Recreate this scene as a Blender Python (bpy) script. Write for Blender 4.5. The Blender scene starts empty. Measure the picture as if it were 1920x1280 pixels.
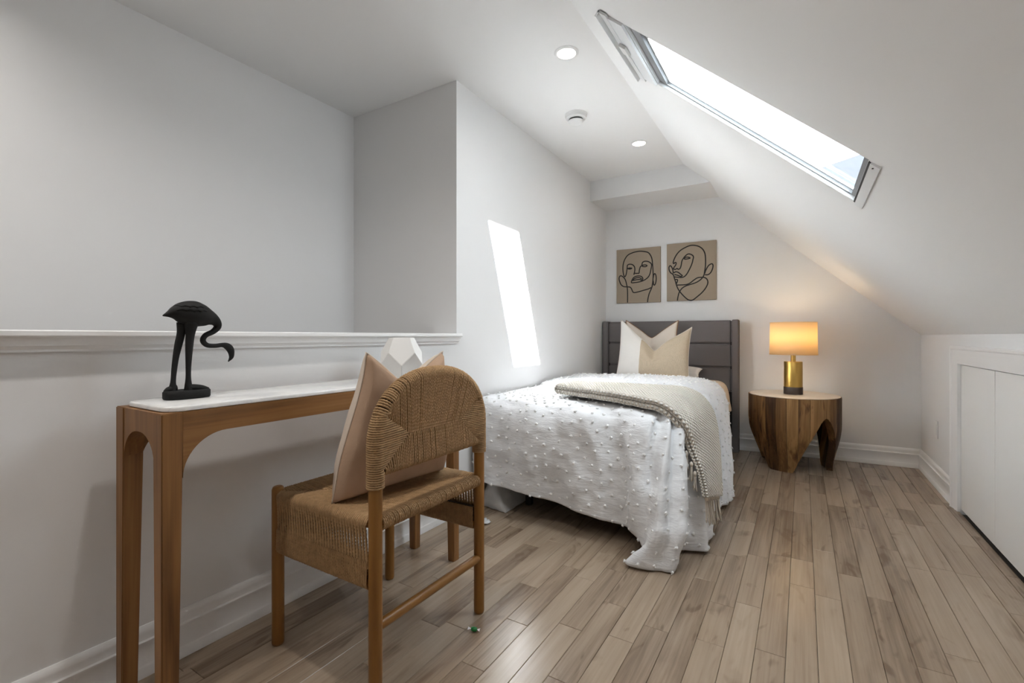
import bpy, bmesh, math, random
import numpy as np
from mathutils import Vector, Matrix, noise as mnoise

random.seed(7)
SC = bpy.context.scene
COL = SC.collection
PI = math.pi

# ------------------------------------------------------------------ camera
YAW = math.atan2(545.0, 881.6)
cam_data = bpy.data.cameras.new('camera')
cam_data.sensor_width = 36.0
cam_data.lens = 881.6 / 1920.0 * 36.0
cam_data.shift_y = -9.0 / 1920.0
cam_data.clip_start = 0.05
cam = bpy.data.objects.new('camera', cam_data)
cam.location = (0.0, 0.0, 1.0)
cam.rotation_euler = (PI / 2, 0.0, YAW)
COL.objects.link(cam)
SC.camera = cam

# ------------------------------------------------------------------ world, sun, exposure
world = bpy.data.worlds.new('sky')
SC.world = world
world.use_nodes = True
bg = world.node_tree.nodes['Background']
bg.inputs['Color'].default_value = (0.86, 0.94, 1.0, 1.0)
bg.inputs['Strength'].default_value = 6.2

sun_data = bpy.data.lights.new('sun', 'SUN')
sun_data.energy = 36.0
sun_data.angle = math.radians(0.6)
sun_data.color = (0.97, 0.98, 1.0)
sun = bpy.data.objects.new('sun', sun_data)
SUN_TO = Vector((-1.0, 0.445, -0.425)).normalized()
sun.rotation_euler = SUN_TO.to_track_quat('-Z', 'Y').to_euler()
sun.location = (6, -3, 5)
COL.objects.link(sun)

SC.view_settings.view_transform = 'Standard'
SC.view_settings.look = 'None'
SC.view_settings.exposure = 0.88
SC.view_settings.gamma = 1.0
SC.view_settings.use_curve_mapping = False
SC.cycles.max_bounces = 6
SC.cycles.use_adaptive_sampling = True
SC.cycles.adaptive_threshold = 0.05
SC.cycles.diffuse_bounces = 4
SC.cycles.transparent_max_bounces = 12
SC.cycles.sample_clamp_indirect = 0.0
SC.cycles.use_denoising = True

# ------------------------------------------------------------------ room dimensions (metres)
XL = -1.660       # left wall face
XLF = -1.690      # the same wall at the far corner
YN = 2.090        # end of the stairwell
XS = -2.520       # stairwell outer wall
XK = 0.765        # knee wall face
ZK = 1.012        # top of knee wall
XC = -0.850       # crease between flat and sloped ceiling
ZC = 2.446        # flat ceiling
YBL, YBR = 4.545, 4.670   # back wall at left / right
YF = -2.2         # wall behind the camera
def y_back(x): return YBL + (YBR - YBL) * (x - XLF) / (XK - XLF)
SN = Vector((ZC - ZK, 0, XK - XC)).normalized()     # outward normal of the roof slope
def slope(x, h=0.0, y=0.0):
    """point on the inner slope plane at plan x (measured in the plane), raised h outwards"""
    z = ZC - (ZC - ZK) * (x - XC) / (XK - XC)
    return Vector((x, y, z)) + SN * h

# ------------------------------------------------------------------ helpers
_off = {}
def tag(o, label=None, cat=None, group=None, kind=None):
    if label: o['label'] = label
    if cat: o['category'] = cat
    if group: o['group'] = group
    if kind: o['kind'] = kind
    return o

def thing(name, label, cat, loc=(0, 0, 0), group=None):
    o = bpy.data.objects.new(name, None)
    o.empty_display_size = 0.1
    o.location = loc
    COL.objects.link(o)
    _off[o.name] = Vector(loc)
    return tag(o, label, cat, group)

class MB:
    """collects geometry (world coordinates) and links it as one mesh object"""
    def __init__(self):
        self.v = []; self.f = []; self.uv = []; self.mi = []
        self.n = 0
    def add(self, verts, faces, uvs=None, mi=0):
        b = self.n
        verts = [tuple(p) for p in verts]
        self.v.extend(verts); self.n += len(verts)
        for k, fc in enumerate(faces):
            self.f.append(tuple(b + i for i in fc))
            self.uv.append([uvs[i] for i in fc] if uvs is not None else None)
            self.mi.append(mi)
        return b
    def box(self, lo, hi, bev=0.0, mi=0):
        x0, y0, z0 = lo; x1, y1, z1 = hi
        if bev <= 0:
            vs = [(x0,y0,z0),(x1,y0,z0),(x1,y1,z0),(x0,y1,z0),(x0,y0,z1),(x1,y0,z1),(x1,y1,z1),(x0,y1,z1)]
            fs = [(0,3,2,1),(4,5,6,7),(0,1,5,4),(1,2,6,5),(2,3,7,6),(3,0,4,7)]
            self.add(vs, fs, mi=mi); return
        bm = bmesh.new()
        bmesh.ops.create_cube(bm, size=1.0)
        for v in bm.verts:
            v.co = Vector(((x0+x1)/2 + v.co.x*(x1-x0), (y0+y1)/2 + v.co.y*(y1-y0), (z0+z1)/2 + v.co.z*(z1-z0)))
        bmesh.ops.bevel(bm, geom=bm.edges[:], offset=bev, segments=2, affect='EDGES', profile=0.6)
        self.addbm(bm, mi)
    def addbm(self, bm, mi=0):
        bm.verts.index_update()
        self.add([v.co[:] for v in bm.verts], [[v.index for v in f.verts] for f in bm.faces], mi=mi)
        bm.free()
    def grid(self, P, closed_u=False, closed_v=False, uv=None, flip=False, mi=0):
        """P[i][j] points"""
        n, m = len(P), len(P[0])
        vs = [p for row in P for p in row]
        uvs = [q for row in uv for q in row] if uv is not None else None
        fs = []
        for i in range(n if closed_u else n - 1):
            for j in range(m if closed_v else m - 1):
                a = i*m + j; b = ((i+1) % n)*m + j; c = ((i+1) % n)*m + (j+1) % m; d = i*m + (j+1) % m
                fs.append((a, d, c, b) if flip else (a, b, c, d))
        return self.add(vs, fs, uvs, mi)
    def tube(self, path, r, n=8, cap=True, closed=False, mi=0, twist=None, lobe=0.0):
        P = np.array([tuple(p) for p in path], float)
        m = len(P)
        if closed:
            T = np.roll(P, -1, 0) - np.roll(P, 1, 0)
        else:
            T = np.gradient(P, axis=0)
        T /= (np.linalg.norm(T, axis=1)[:, None] + 1e-12)
        ref = np.array([0.0, 0.0, 1.0]) if abs(T[0][2]) < 0.9 else np.array([1.0, 0.0, 0.0])
        N = np.zeros_like(P)
        a = ref - T[0]*ref.dot(T[0]); a /= np.linalg.norm(a)
        for i in range(m):
            a = a - T[i]*a.dot(T[i]); a /= (np.linalg.norm(a) + 1e-12)
            N[i] = a
        B = np.cross(T, N)
        R = np.full(m, r) if np.isscalar(r) else np.array(r, float)
        th = np.linspace(0, 2*PI, n, endpoint=False)
        rad = R[:, None]*np.ones(n)[None, :]
        if twist:
            s = np.concatenate([[0], np.cumsum(np.linalg.norm(np.diff(P, axis=0), axis=1))])
            rad = rad*(1 + lobe*np.cos(2*(th[None, :] - s[:, None]*twist)))
        V = P[:, None, :] + rad[..., None]*(np.cos(th)[None, :, None]*N[:, None, :] + np.sin(th)[None, :, None]*B[:, None, :])
        vs = V.reshape(-1, 3).tolist()
        fs = []
        for i in range(m if closed else m - 1):
            i2 = (i+1) % m
            for j in range(n):
                j2 = (j+1) % n
                fs.append((i*n+j, i*n+j2, i2*n+j2, i2*n+j))
        if cap and not closed:
            fs.append(tuple(range(n-1, -1, -1)))
            fs.append(tuple((m-1)*n + j for j in range(n)))
        self.add(vs, fs, mi=mi)
    def lathe(self, prof, c, n=48, mi=0, cap=True):
        """prof: list of (radius, z) from bottom to top around vertical axis at c"""
        P = [[(c[0] + r*math.cos(2*PI*k/n), c[1] + r*math.sin(2*PI*k/n), z) for k in range(n)] for r, z in prof]
        b = self.grid(P, closed_v=True, flip=True, mi=mi)
        if cap:
            self.f.append(tuple(b + k for k in range(n-1, -1, -1))); self.uv.append(None); self.mi.append(mi)
            q = b + (len(prof)-1)*n
            self.f.append(tuple(q + k for k in range(n))); self.uv.append(None); self.mi.append(mi)
    def prism(self, poly, axis, lo, hi, mi=0):
        """poly: 2D points; axis 'x' -> (y,z), 'y' -> (x,z), 'z' -> (x,y)"""
        def p3(p, t):
            return {'x': (t, p[0], p[1]), 'y': (p[0], t, p[1]), 'z': (p[0], p[1], t)}[axis]
        n = len(poly)
        vs = [p3(p, lo) for p in poly] + [p3(p, hi) for p in poly]
        fs = [tuple(range(n-1, -1, -1)), tuple(range(n, 2*n))] + [(i, (i+1) % n, n+(i+1) % n, n+i) for i in range(n)]
        self.add(vs, fs, mi=mi)
    def build(self, name, mat, parent=None, smooth=False, angle=None, weld=0.0, fix=True):
        me = bpy.data.meshes.new(name)
        off = _off.get(parent.name, Vector()) if parent else Vector()
        if parent is None and getattr(self, 'origin', None) is not None: off = Vector(self.origin)
        V = np.array(self.v, float) - np.array(off[:])
        me.from_pydata(V.tolist(), [], self.f)
        if any(u is not None for u in self.uv):
            lay = me.uv_layers.new(name='UVMap')
            data = []
            for u, fc in zip(self.uv, self.f):
                for k in range(len(fc)):
                    data.extend(u[k] if u is not None else (0.0, 0.0))
            lay.data.foreach_set('uv', data)
        mats = mat if isinstance(mat, (list, tuple)) else [mat]
        for mm in mats: me.materials.append(mm)
        if len(mats) > 1: me.polygons.foreach_set('material_index', self.mi)
        if fix or weld:
            bm = bmesh.new(); bm.from_mesh(me)
            if weld: bmesh.ops.remove_doubles(bm, verts=bm.verts[:], dist=weld)
            if fix: bmesh.ops.recalc_face_normals(bm, faces=bm.faces[:])
            bm.to_mesh(me); bm.free()
        if smooth:
            me.polygons.foreach_set('use_smooth', [True]*len(me.polygons))
        me.update()
        if smooth and angle:
            me.set_sharp_from_angle(angle=math.radians(angle))
        o = bpy.data.objects.new(name, me)
        COL.objects.link(o)
        if parent:
            o.parent = parent
            _off[o.name] = off
        else:
            o.location = off
            _off[o.name] = off
        return o

def structure(o): o['kind'] = 'structure'; return o

def cr(pts, n):
    """Catmull-Rom through pts, n samples per span"""
    P = [np.array(p, float) for p in pts]
    P = [2*P[0]-P[1]] + P + [2*P[-1]-P[-2]]
    out = []
    for i in range(1, len(P)-2):
        for k in range(n):
            t = k/n
            out.append(0.5*((2*P[i]) + (-P[i-1]+P[i+1])*t + (2*P[i-1]-5*P[i]+4*P[i+1]-P[i+2])*t*t + (-P[i-1]+3*P[i]-3*P[i+1]+P[i+2])*t**3))
    out.append(P[-2])
    return out

def sm(a, b, x):
    t = min(1.0, max(0.0, (x-a)/(b-a)))
    return t*t*(3-2*t)

# ------------------------------------------------------------------ materials
def new_mat(name):
    m = bpy.data.materials.new(name); m.use_nodes = True
    nt = m.node_tree
    return m, nt, nt.nodes['Principled BSDF'], nt.nodes['Material Output']
def lk(nt, a, b): nt.links.new(a, b)

def plain(name, col, rough=0.6, metal=0.0, bump=0.0, bscale=200.0, var=0.0, vscale=8.0, spec=0.5, stretch=None):
    m, nt, p, out = new_mat(name)
    p.inputs['Base Color'].default_value = (*col, 1)
    p.inputs['Roughness'].default_value = rough
    p.inputs['Metallic'].default_value = metal
    p.inputs['Specular IOR Level'].default_value = spec
    tc = nt.nodes.new('ShaderNodeTexCoord')
    mp = nt.nodes.new('ShaderNodeMapping')
    lk(nt, tc.outputs['Object'], mp.inputs['Vector'])
    if stretch: mp.inputs['Scale'].default_value = stretch
    if var > 0:
        nz = nt.nodes.new('ShaderNodeTexNoise'); nz.inputs['Scale'].default_value = vscale; nz.inputs['Detail'].default_value = 5
        lk(nt, mp.outputs[0], nz.inputs['Vector'])
        mx = nt.nodes.new('ShaderNodeMix'); mx.data_type = 'RGBA'
        mx.inputs[6].default_value = (*[c*(1-var) for c in col], 1); mx.inputs[7].default_value = (*[min(1, c*(1+var)) for c in col], 1)
        lk(nt, nz.outputs['Fac'], mx.inputs[0]); lk(nt, mx.outputs[2], p.inputs['Base Color'])
    if bump > 0:
        nb = nt.nodes.new('ShaderNodeTexNoise'); nb.inputs['Scale'].default_value = bscale; nb.inputs['Detail'].default_value = 4
        lk(nt, mp.outputs[0], nb.inputs['Vector'])
        bp = nt.nodes.new('ShaderNodeBump'); bp.inputs['Strength'].default_value = bump; bp.inputs['Distance'].default_value = 0.002
        lk(nt, nb.outputs['Fac'], bp.inputs['Height']); lk(nt, bp.outputs[0], p.inputs['Normal'])
    return m

def wood(name, c_dark, c_mid, c_light, axis='z', scale=1.0, rough=0.45, rand=0.0, knots=0.0, spec=0.4, grain=1.0):
    m, nt, p, out = new_mat(name)
    N = nt.nodes.new
    tc = N('ShaderNodeTexCoord'); oi = N('ShaderNodeObjectInfo')
    sc_ = {'x': (1.2, 14, 14), 'y': (14, 1.2, 14), 'z': (14, 14, 1.2)}[axis]
    comb = N('ShaderNodeVectorMath'); comb.operation = 'MULTIPLY_ADD'
    rv = N('ShaderNodeCombineXYZ')
    mul = N('ShaderNodeMath'); mul.operation = 'MULTIPLY'; mul.inputs[1].default_value = 37.0
    lk(nt, oi.outputs['Random'], mul.inputs[0])
    for i in range(3): lk(nt, mul.outputs[0], rv.inputs[i])
    lk(nt, tc.outputs['Object'], comb.inputs[0]); comb.inputs[1].default_value = (1, 1, 1); lk(nt, rv.outputs[0], comb.inputs[2])
    mp = N('ShaderNodeMapping'); mp.inputs['Scale'].default_value = tuple(s*scale for s in sc_)
    lk(nt, comb.outputs[0], mp.inputs['Vector'])
    n1 = N('ShaderNodeTexNoise'); n1.inputs['Scale'].default_value = 1.0; n1.inputs['Detail'].default_value = 6; n1.inputs['Distortion'].default_value = 1.2
    lk(nt, mp.outputs[0], n1.inputs['Vector'])
    mp2 = N('ShaderNodeMapping'); mp2.inputs['Scale'].default_value = tuple(s*scale*(9 if s > 5 else 2) for s in sc_)
    lk(nt, comb.outputs[0], mp2.inputs['Vector'])
    n2 = N('ShaderNodeTexNoise'); n2.inputs['Scale'].default_value = 1.0; n2.inputs['Detail'].default_value = 3
    lk(nt, mp2.outputs[0], n2.inputs['Vector'])
    mixf = N('ShaderNodeMath'); mixf.operation = 'MULTIPLY_ADD'; mixf.inputs[1].default_value = 0.35*grain
    lk(nt, n2.outputs['Fac'], mixf.inputs[0])
    sc2 = N('ShaderNodeMath'); sc2.operation = 'MULTIPLY_ADD'; sc2.inputs[1].default_value = 0.75; sc2.inputs[2].default_value = -0.05
    lk(nt, n1.outputs['Fac'], sc2.inputs[0]); lk(nt, sc2.outputs[0], mixf.inputs[2])
    fac = mixf.outputs[0]
    if rand > 0:
        ra = N('ShaderNodeMath'); ra.operation = 'MULTIPLY_ADD'; ra.inputs[1].default_value = rand; ra.inputs[2].default_value = -rand/2
        lk(nt, oi.outputs['Random'], ra.inputs[0])
        ad = N('ShaderNodeMath'); ad.operation = 'ADD'; lk(nt, fac, ad.inputs[0]); lk(nt, ra.outputs[0], ad.inputs[1]); fac = ad.outputs[0]
    if knots > 0:
        mp3 = N('ShaderNodeMapping'); mp3.inputs['Scale'].default_value = {'x': (2.2, 7, 7), 'y': (7, 2.2, 7), 'z': (7, 7, 2.2)}[axis]
        lk(nt, comb.outputs[0], mp3.inputs['Vector'])
        vn = N('ShaderNodeTexNoise'); vn.inputs['Scale'].default_value = 1.6; vn.inputs['Detail'].default_value = 2.0; vn.inputs['Distortion'].default_value = 1.5
        lk(nt, mp3.outputs[0], vn.inputs['Vector'])
        rp = N('ShaderNodeMapRange'); rp.inputs[1].default_value = 0.60; rp.inputs[2].default_value = 0.78; rp.inputs[3].default_value = 0.0; rp.inputs[4].default_value = -knots
        lk(nt, vn.outputs['Fac'], rp.inputs[0])
        ad = N('ShaderNodeMath'); ad.operation = 'ADD'; lk(nt, fac, ad.inputs[0]); lk(nt, rp.outputs[0], ad.inputs[1]); fac = ad.outputs[0]
    ramp = N('ShaderNodeValToRGB')
    ramp.color_ramp.elements[0].position = 0.22; ramp.color_ramp.elements[0].color = (*c_dark, 1)
    ramp.color_ramp.elements[1].position = 0.80; ramp.color_ramp.elements[1].color = (*c_light, 1)
    e = ramp.color_ramp.elements.new(0.5); e.color = (*c_mid, 1)
    lk(nt, fac, ramp.inputs[0]); lk(nt, ramp.outputs[0], p.inputs['Base Color'])
    p.inputs['Roughness'].default_value = rough
    p.inputs['Specular IOR Level'].default_value = spec
    bp = N('ShaderNodeBump'); bp.inputs['Strength'].default_value = 0.12; bp.inputs['Distance'].default_value = 0.001
    lk(nt, n2.outputs['Fac'], bp.inputs['Height']); lk(nt, bp.outputs[0], p.inputs['Normal'])
    return m

M = {}
M['wall'] = plain('wall_paint', (0.81, 0.81, 0.81), 0.85, bump=0.05, bscale=350, spec=0.2)
M['ceil'] = plain('ceiling_paint', (0.88, 0.88, 0.875), 0.9, spec=0.15, bump=0.04, bscale=300)
M['trim'] = plain('trim_paint', (0.87, 0.87, 0.87), 0.4, spec=0.4)
M['door'] = plain('door_paint', (0.88, 0.88, 0.87), 0.45, spec=0.4)
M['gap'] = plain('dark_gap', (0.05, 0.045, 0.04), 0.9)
M['plank'] = wood('floor_oak', (0.19, 0.132, 0.088), (0.350, 0.266, 0.190), (0.44, 0.345, 0.255), 'y', 1.0, 0.24, rand=0.30, knots=0.26, spec=0.5)
M['console'] = wood('console_wood', (0.11, 0.046, 0.014), (0.27, 0.128, 0.042), (0.41, 0.215, 0.08), 'z', 1.0, 0.42, grain=0.8)
M['console_y'] = wood('console_wood_rail', (0.11, 0.046, 0.014), (0.28, 0.134, 0.044), (0.42, 0.22, 0.082), 'y', 1.0, 0.42, grain=0.8)
M['chair_wood'] = wood('chair_wood', (0.20, 0.085, 0.018), (0.33, 0.155, 0.036), (0.44, 0.23, 0.06), 'z', 0.7, 0.35, grain=0.5)
M['chair_wood_y'] = wood('chair_wood_rail', (0.20, 0.085, 0.018), (0.33, 0.155, 0.036), (0.44, 0.23, 0.06), 'y', 0.7, 0.35, grain=0.5)
M['stave'] = wood('side_table_wood', (0.05, 0.021, 0.008), (0.20, 0.098, 0.034), (0.40, 0.225, 0.085), 'z', 1.3, 0.5, rand=0.55, knots=0.45)
M['cord'] = plain('seagrass_cord', (0.40, 0.25, 0.125), 0.75, var=0.40, vscale=60, spec=0.3)
M['cord_core'] = plain('cord_core', (0.05, 0.027, 0.012), 0.9)
M['black'] = plain('matt_black', (0.009, 0.009, 0.009), 0.68, bump=0.15, bscale=120, spec=0.3)
M['blackmetal'] = plain('black_metal', (0.01, 0.01, 0.01), 0.5)
M['vase'] = plain('white_ceramic', (0.78, 0.77, 0.75), 0.55)
M['brass'] = plain('brushed_brass', (0.62, 0.40, 0.11), 0.32, metal=1.0, bump=0.1, bscale=60, stretch=(1, 1, 30))
M['lampbase'] = plain('bronze_base', (0.075, 0.055, 0.045), 0.5)
M['greyfab'] = plain('grey_upholstery', (0.185, 0.170, 0.168), 0.9, bump=0.5, bscale=900, var=0.08, vscale=300, spec=0.2)
M['seam'] = plain('dark_seam', (0.05, 0.047, 0.047), 0.9)
M['sheet'] = plain('cream_cotton', (0.74, 0.62, 0.50), 0.9, spec=0.2)
M['mattress'] = plain('mattress_ticking', (0.75, 0.74, 0.72), 0.9)
M['whitecloth'] = plain('white_cloth', (0.72, 0.73, 0.74), 0.9, spec=0.2)
M['pil_white'] = plain('ivory_linen', (0.80, 0.77, 0.73), 0.9, bump=0.3, bscale=700, spec=0.2)
M['pil_cream'] = plain('cream_linen', (0.76, 0.68, 0.60), 0.9, bump=0.3, bscale=700, spec=0.2)
M['pil_beige'] = plain('beige_slub', (0.56, 0.46, 0.34), 0.9, var=0.28, vscale=30, stretch=(12, 12, 1.0), bump=0.4, bscale=300, spec=0.2)
M['piping'] = plain('tan_piping', (0.28, 0.13, 0.06), 0.8)
M['blush'] = plain('blush_linen', (0.52, 0.36, 0.255), 0.9, bump=0.4, bscale=600, spec=0.2, var=0.06, vscale=40)
M['blush_light'] = plain('pale_linen', (0.66, 0.56, 0.47), 0.9, bump=0.4, bscale=600, spec=0.2)
M['tuft'] = plain('tuft_yarn', (0.86, 0.86, 0.86), 0.9, spec=0.2)
M['fringe'] = plain('fringe_yarn', (0.72, 0.65, 0.56), 0.95, spec=0.2)
M['canvas'] = plain('painted_canvas', (0.36, 0.295, 0.225), 0.85, bump=0.3, bscale=900)
M['ink'] = plain('ink', (0.012, 0.011, 0.010), 0.7)
M['plastic'] = plain('white_plastic', (0.80, 0.80, 0.79), 0.4)
M['slot'] = plain('dark_slot', (0.03, 0.03, 0.03), 0.6)
M['frame_white'] = plain('window_lacquer', (0.80, 0.82, 0.83), 0.35)
M['frame_grey_shaded'] = plain('window_aluminium_shaded', (0.24, 0.25, 0.26), 0.45)  # grey darkened so the sunlit sash reads as a shaded band
M['gasket'] = plain('rubber_gasket', (0.06, 0.06, 0.06), 0.7)
M['nbr'] = plain('blue_grey_render', (0.036, 0.041, 0.052), 0.9)
M['green'] = plain('green_wrapper', (0.01, 0.20, 0.045), 0.3)
M['wrapw'] = plain('clear_wrapper', (0.75, 0.72, 0.74), 0.3)

def marble():
    m, nt, p, out = new_mat('white_marble')
    tc = nt.nodes.new('ShaderNodeTexCoord')
    n0 = nt.nodes.new('ShaderNodeTexNoise'); n0.inputs['Scale'].default_value = 5; n0.inputs['Detail'].default_value = 8; n0.inputs['Distortion'].default_value = 2.0
    lk(nt, tc.outputs['Object'], n0.inputs['Vector'])
    r = nt.nodes.new('ShaderNodeValToRGB')
    r.color_ramp.elements[0].position = 0.42; r.color_ramp.elements[0].color = (0.80, 0.80, 0.79, 1)
    r.color_ramp.elements[1].position = 0.56; r.color_ramp.elements[1].color = (0.80, 0.80, 0.79, 1)
    e = r.color_ramp.elements.new(0.49); e.color = (0.71, 0.72, 0.73, 1)
    lk(nt, n0.outputs['Fac'], r.inputs[0]); lk(nt, r.outputs[0], p.inputs['Base Color'])
    p.inputs['Roughness'].default_value = 0.18
    return m
M['marble'] = marble()
def stone_top():
    m = plain('pale_tabletop', (0.70, 0.60, 0.49), 0.28, var=0.10, vscale=12)
    return m
M['tabletop'] = stone_top()

def comforter_mat():
    m, nt, p, out = new_mat('white_tufted_cotton')
    p.inputs['Base Color'].default_value = (0.80, 0.81, 0.83, 1)
    p.inputs['Roughness'].default_value = 0.95
    p.inputs['Specular IOR Level'].default_value = 0.15
    tc = nt.nodes.new('ShaderNodeTexCoord')
    mp = nt.nodes.new('ShaderNodeMapping'); mp.inputs['Scale'].default_value = (14, 14, 55)
    lk(nt, tc.outputs['Object'], mp.inputs['Vector'])
    n0 = nt.nodes.new('ShaderNodeTexNoise'); n0.inputs['Scale'].default_value = 1.6; n0.inputs['Detail'].default_value = 6; n0.inputs['Distortion'].default_value = 0.6
    lk(nt, mp.outputs[0], n0.inputs['Vector'])
    bp = nt.nodes.new('ShaderNodeBump'); bp.inputs['Strength'].default_value = 0.55; bp.inputs['Distance'].default_value = 0.006
    lk(nt, n0.outputs['Fac'], bp.inputs['Height']); lk(nt, bp.outputs[0], p.inputs['Normal'])
    return m
M['comforter'] = comforter_mat()

def knit_mat():
    m, nt, p, out = new_mat('knitted_throw')
    p.inputs['Roughness'].default_value = 0.95
    p.inputs['Specular IOR Level'].default_value = 0.15
    uv = nt.nodes.new('ShaderNodeUVMap')
    sx = nt.nodes.new('ShaderNodeSeparateXYZ'); lk(nt, uv.outputs[0], sx.inputs[0])
    def fn(op, a, b=None):
        n = nt.nodes.new('ShaderNodeMath'); n.operation = op
        for i, q in enumerate((a, b)):
            if q is None: continue
            if isinstance(q, (int, float)): n.inputs[i].default_value = q
            else: lk(nt, q, n.inputs[i])
        return n.outputs[0]
    u = fn('MULTIPLY', sx.outputs[0], 2*PI/0.020)
    v = fn('MULTIPLY', sx.outputs[1], 2*PI/0.016)
    rowshift = fn('MULTIPLY', fn('FLOOR', fn('DIVIDE', sx.outputs[1], 0.016)), PI)
    su = fn('SINE', fn('ADD', u, rowshift))
    sv = fn('ABSOLUTE', fn('SINE', fn('MULTIPLY', v, 0.5)))
    h = fn('MULTIPLY', fn('ADD', fn('MULTIPLY', su, 0.5), 0.5), sv)
    r = nt.nodes.new('ShaderNodeValToRGB')
    r.color_ramp.elements[0].position = 0.0; r.color_ramp.elements[0].color = (0.68, 0.61, 0.52, 1)
    r.color_ramp.elements[1].position = 0.55; r.color_ramp.elements[1].color = (0.90, 0.87, 0.82, 1)
    lk(nt, h, r.inputs[0]); lk(nt, r.outputs[0], p.inputs['Base Color'])
    bp = nt.nodes.new('ShaderNodeBump'); bp.inputs['Strength'].default_value = 1.0; bp.inputs['Distance'].default_value = 0.012
    lk(nt, h, bp.inputs['Height']); lk(nt, bp.outputs[0], p.inputs['Normal'])
    return m
M['knit'] = knit_mat()

def shade_mat():
    m, nt, p, out = new_mat('lamp_shade_linen')
    nt.nodes.remove(p)
    d = nt.nodes.new('ShaderNodeBsdfDiffuse'); d.inputs[0].default_value = (0.86, 0.72, 0.52, 1)
    t = nt.nodes.new('ShaderNodeBsdfTranslucent'); t.inputs[0].default_value = (0.95, 0.76, 0.48, 1)
    x = nt.nodes.new('ShaderNodeMixShader'); x.inputs[0].default_value = 0.55
    lk(nt, d.outputs[0], x.inputs[1]); lk(nt, t.outputs[0], x.inputs[2]); lk(nt, x.outputs[0], out.inputs[0])
    return m
M['shade'] = shade_mat()
def emit(name, col, s):
    m, nt, p, out = new_mat(name)
    p.inputs['Base Color'].default_value = (0.8, 0.8, 0.8, 1)
    p.inputs['Emission Color'].default_value = (*col, 1); p.inputs['Emission Strength'].default_value = s
    return m
M['led'] = emit('downlight_diffuser', (1.0, 0.90, 0.78), 6.0)
M['bulb'] = emit('warm_bulb', (1.0, 0.80, 0.52), 10.0)
def glass_mat():
    m, nt, p, out = new_mat('window_glass')
    nt.nodes.remove(p)
    t = nt.nodes.new('ShaderNodeBsdfTransparent'); t.inputs[0].default_value = (0.96, 0.98, 0.98, 1)
    g = nt.nodes.new('ShaderNodeBsdfGlossy'); g.inputs['Roughness'].default_value = 0.02
    fr = nt.nodes.new('ShaderNodeLayerWeight'); fr.inputs[0].default_value = 0.12
    x = nt.nodes.new('ShaderNodeMixShader')
    lk(nt, fr.outputs['Facing'], x.inputs[0]); lk(nt, t.outputs[0], x.inputs[1]); lk(nt, g.outputs[0], x.inputs[2]); lk(nt, x.outputs[0], out.inputs[0])
    return m
M['glass'] = glass_mat()

# ================================================================== ROOM SHELL
# skylight opening in plan
SKX0, SKX1 = -0.600, 0.175      # along the slope (top, bottom)
SKY0, SKY1 = 1.790, 2.300       # along the roof
TH = 0.040                      # roof thickness

# floor: slab + individual planks
b = MB(); b.box((XL-0.12, YF, -0.06), (XK+0.1, 4.80, -0.013))
b.box((XL-0.12, YF, -0.013), (XK+0.1, -0.12, 0.0))
floor = structure(b.build('floor', M['gap']))
floor.data.materials.append(M['plank'])
for p in floor.data.polygons:
    if p.center.z > -0.012: p.material_index = 1
PW = 0.0850
lens = [0.26, 0.36, 0.46, 0.56, 0.66, 0.78, 0.95]
pm = {}
def plank_mesh(L, w=PW):
    key = (round(L, 3), round(w, 3))
    if key in pm: return pm[key]
    bm = bmesh.new()
    g = 0.0005
    x, y, c = w/2-g, L/2-g, 0.0013
    vs = [bm.verts.new(q) for q in ((-x,-y,-.013),(x,-y,-.013),(x,y,-.013),(-x,y,-.013),(-x,-y,-c),(x,-y,-c),(x,y,-c),(-x,y,-c),
                                    (-x+c,-y+c,0),(x-c,-y+c,0),(x-c,y-c,0),(-x+c,y-c,0))]
    for f in ((0,3,2,1),(8,9,10,11),(0,1,5,4),(1,2,6,5),(2,3,7,6),(3,0,4,7),(4,5,9,8),(5,6,10,9),(6,7,11,10),(7,4,8,11)):
        bm.faces.new([vs[i] for i in f])
    me = bpy.data.meshes.new('plank'); bm.to_mesh(me); bm.free()
    me.materials.append(M['plank']); pm[key] = me
    return me
rp = random.Random(11)
x = XL
while x < XK - 0.01:
    w = min(PW, XK - x)
    y = -0.12
    yend = y_back(x) + 0.01
    first = True
    while y < yend - 0.02:
        L = rp.choice(lens)
        if first: L = rp.uniform(0.15, 0.9); first = False
        if yend - (y+L) < 0.14: L = yend - y
        o = bpy.data.objects.new('plank', plank_mesh(L, w))
        o.location = (x+w/2, y+L/2, rp.uniform(-0.0003, 0.0))
        COL.objects.link(o); o.parent = floor
        y += L
    x += w

# full-height left wall with its return along the stairwell
b = MB(); b.prism([(XL, YN), (XLF, YBL+0.02), (XS-0.1, YBL+0.02), (XS-0.1, YN)], 'z', -0.06, ZC+0.05)
structure(b.build('wall_left', M['wall']))
# half wall to the stairwell
b = MB(); b.box((XL-0.12, YF, -0.06), (XL, YN, 0.965)); structure(b.build('wall_half', M['wall']))
# stairwell outer wall
b = MB(); b.box((XS-0.1, YF, -2.6), (XS, YN, ZC+0.05)); structure(b.build('wall_stair', M['wall']))
b = MB(); b.box((XS, YN, -2.6), (XL, YN+0.1, -0.06)); b.box((XL-0.12, YF, -2.6), (XL-0.02, YN, -0.06))
b.box((XS, YF, -2.7), (XL, YN, -2.6)); structure(b.build('floor_stair', M['wall']))
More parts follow.
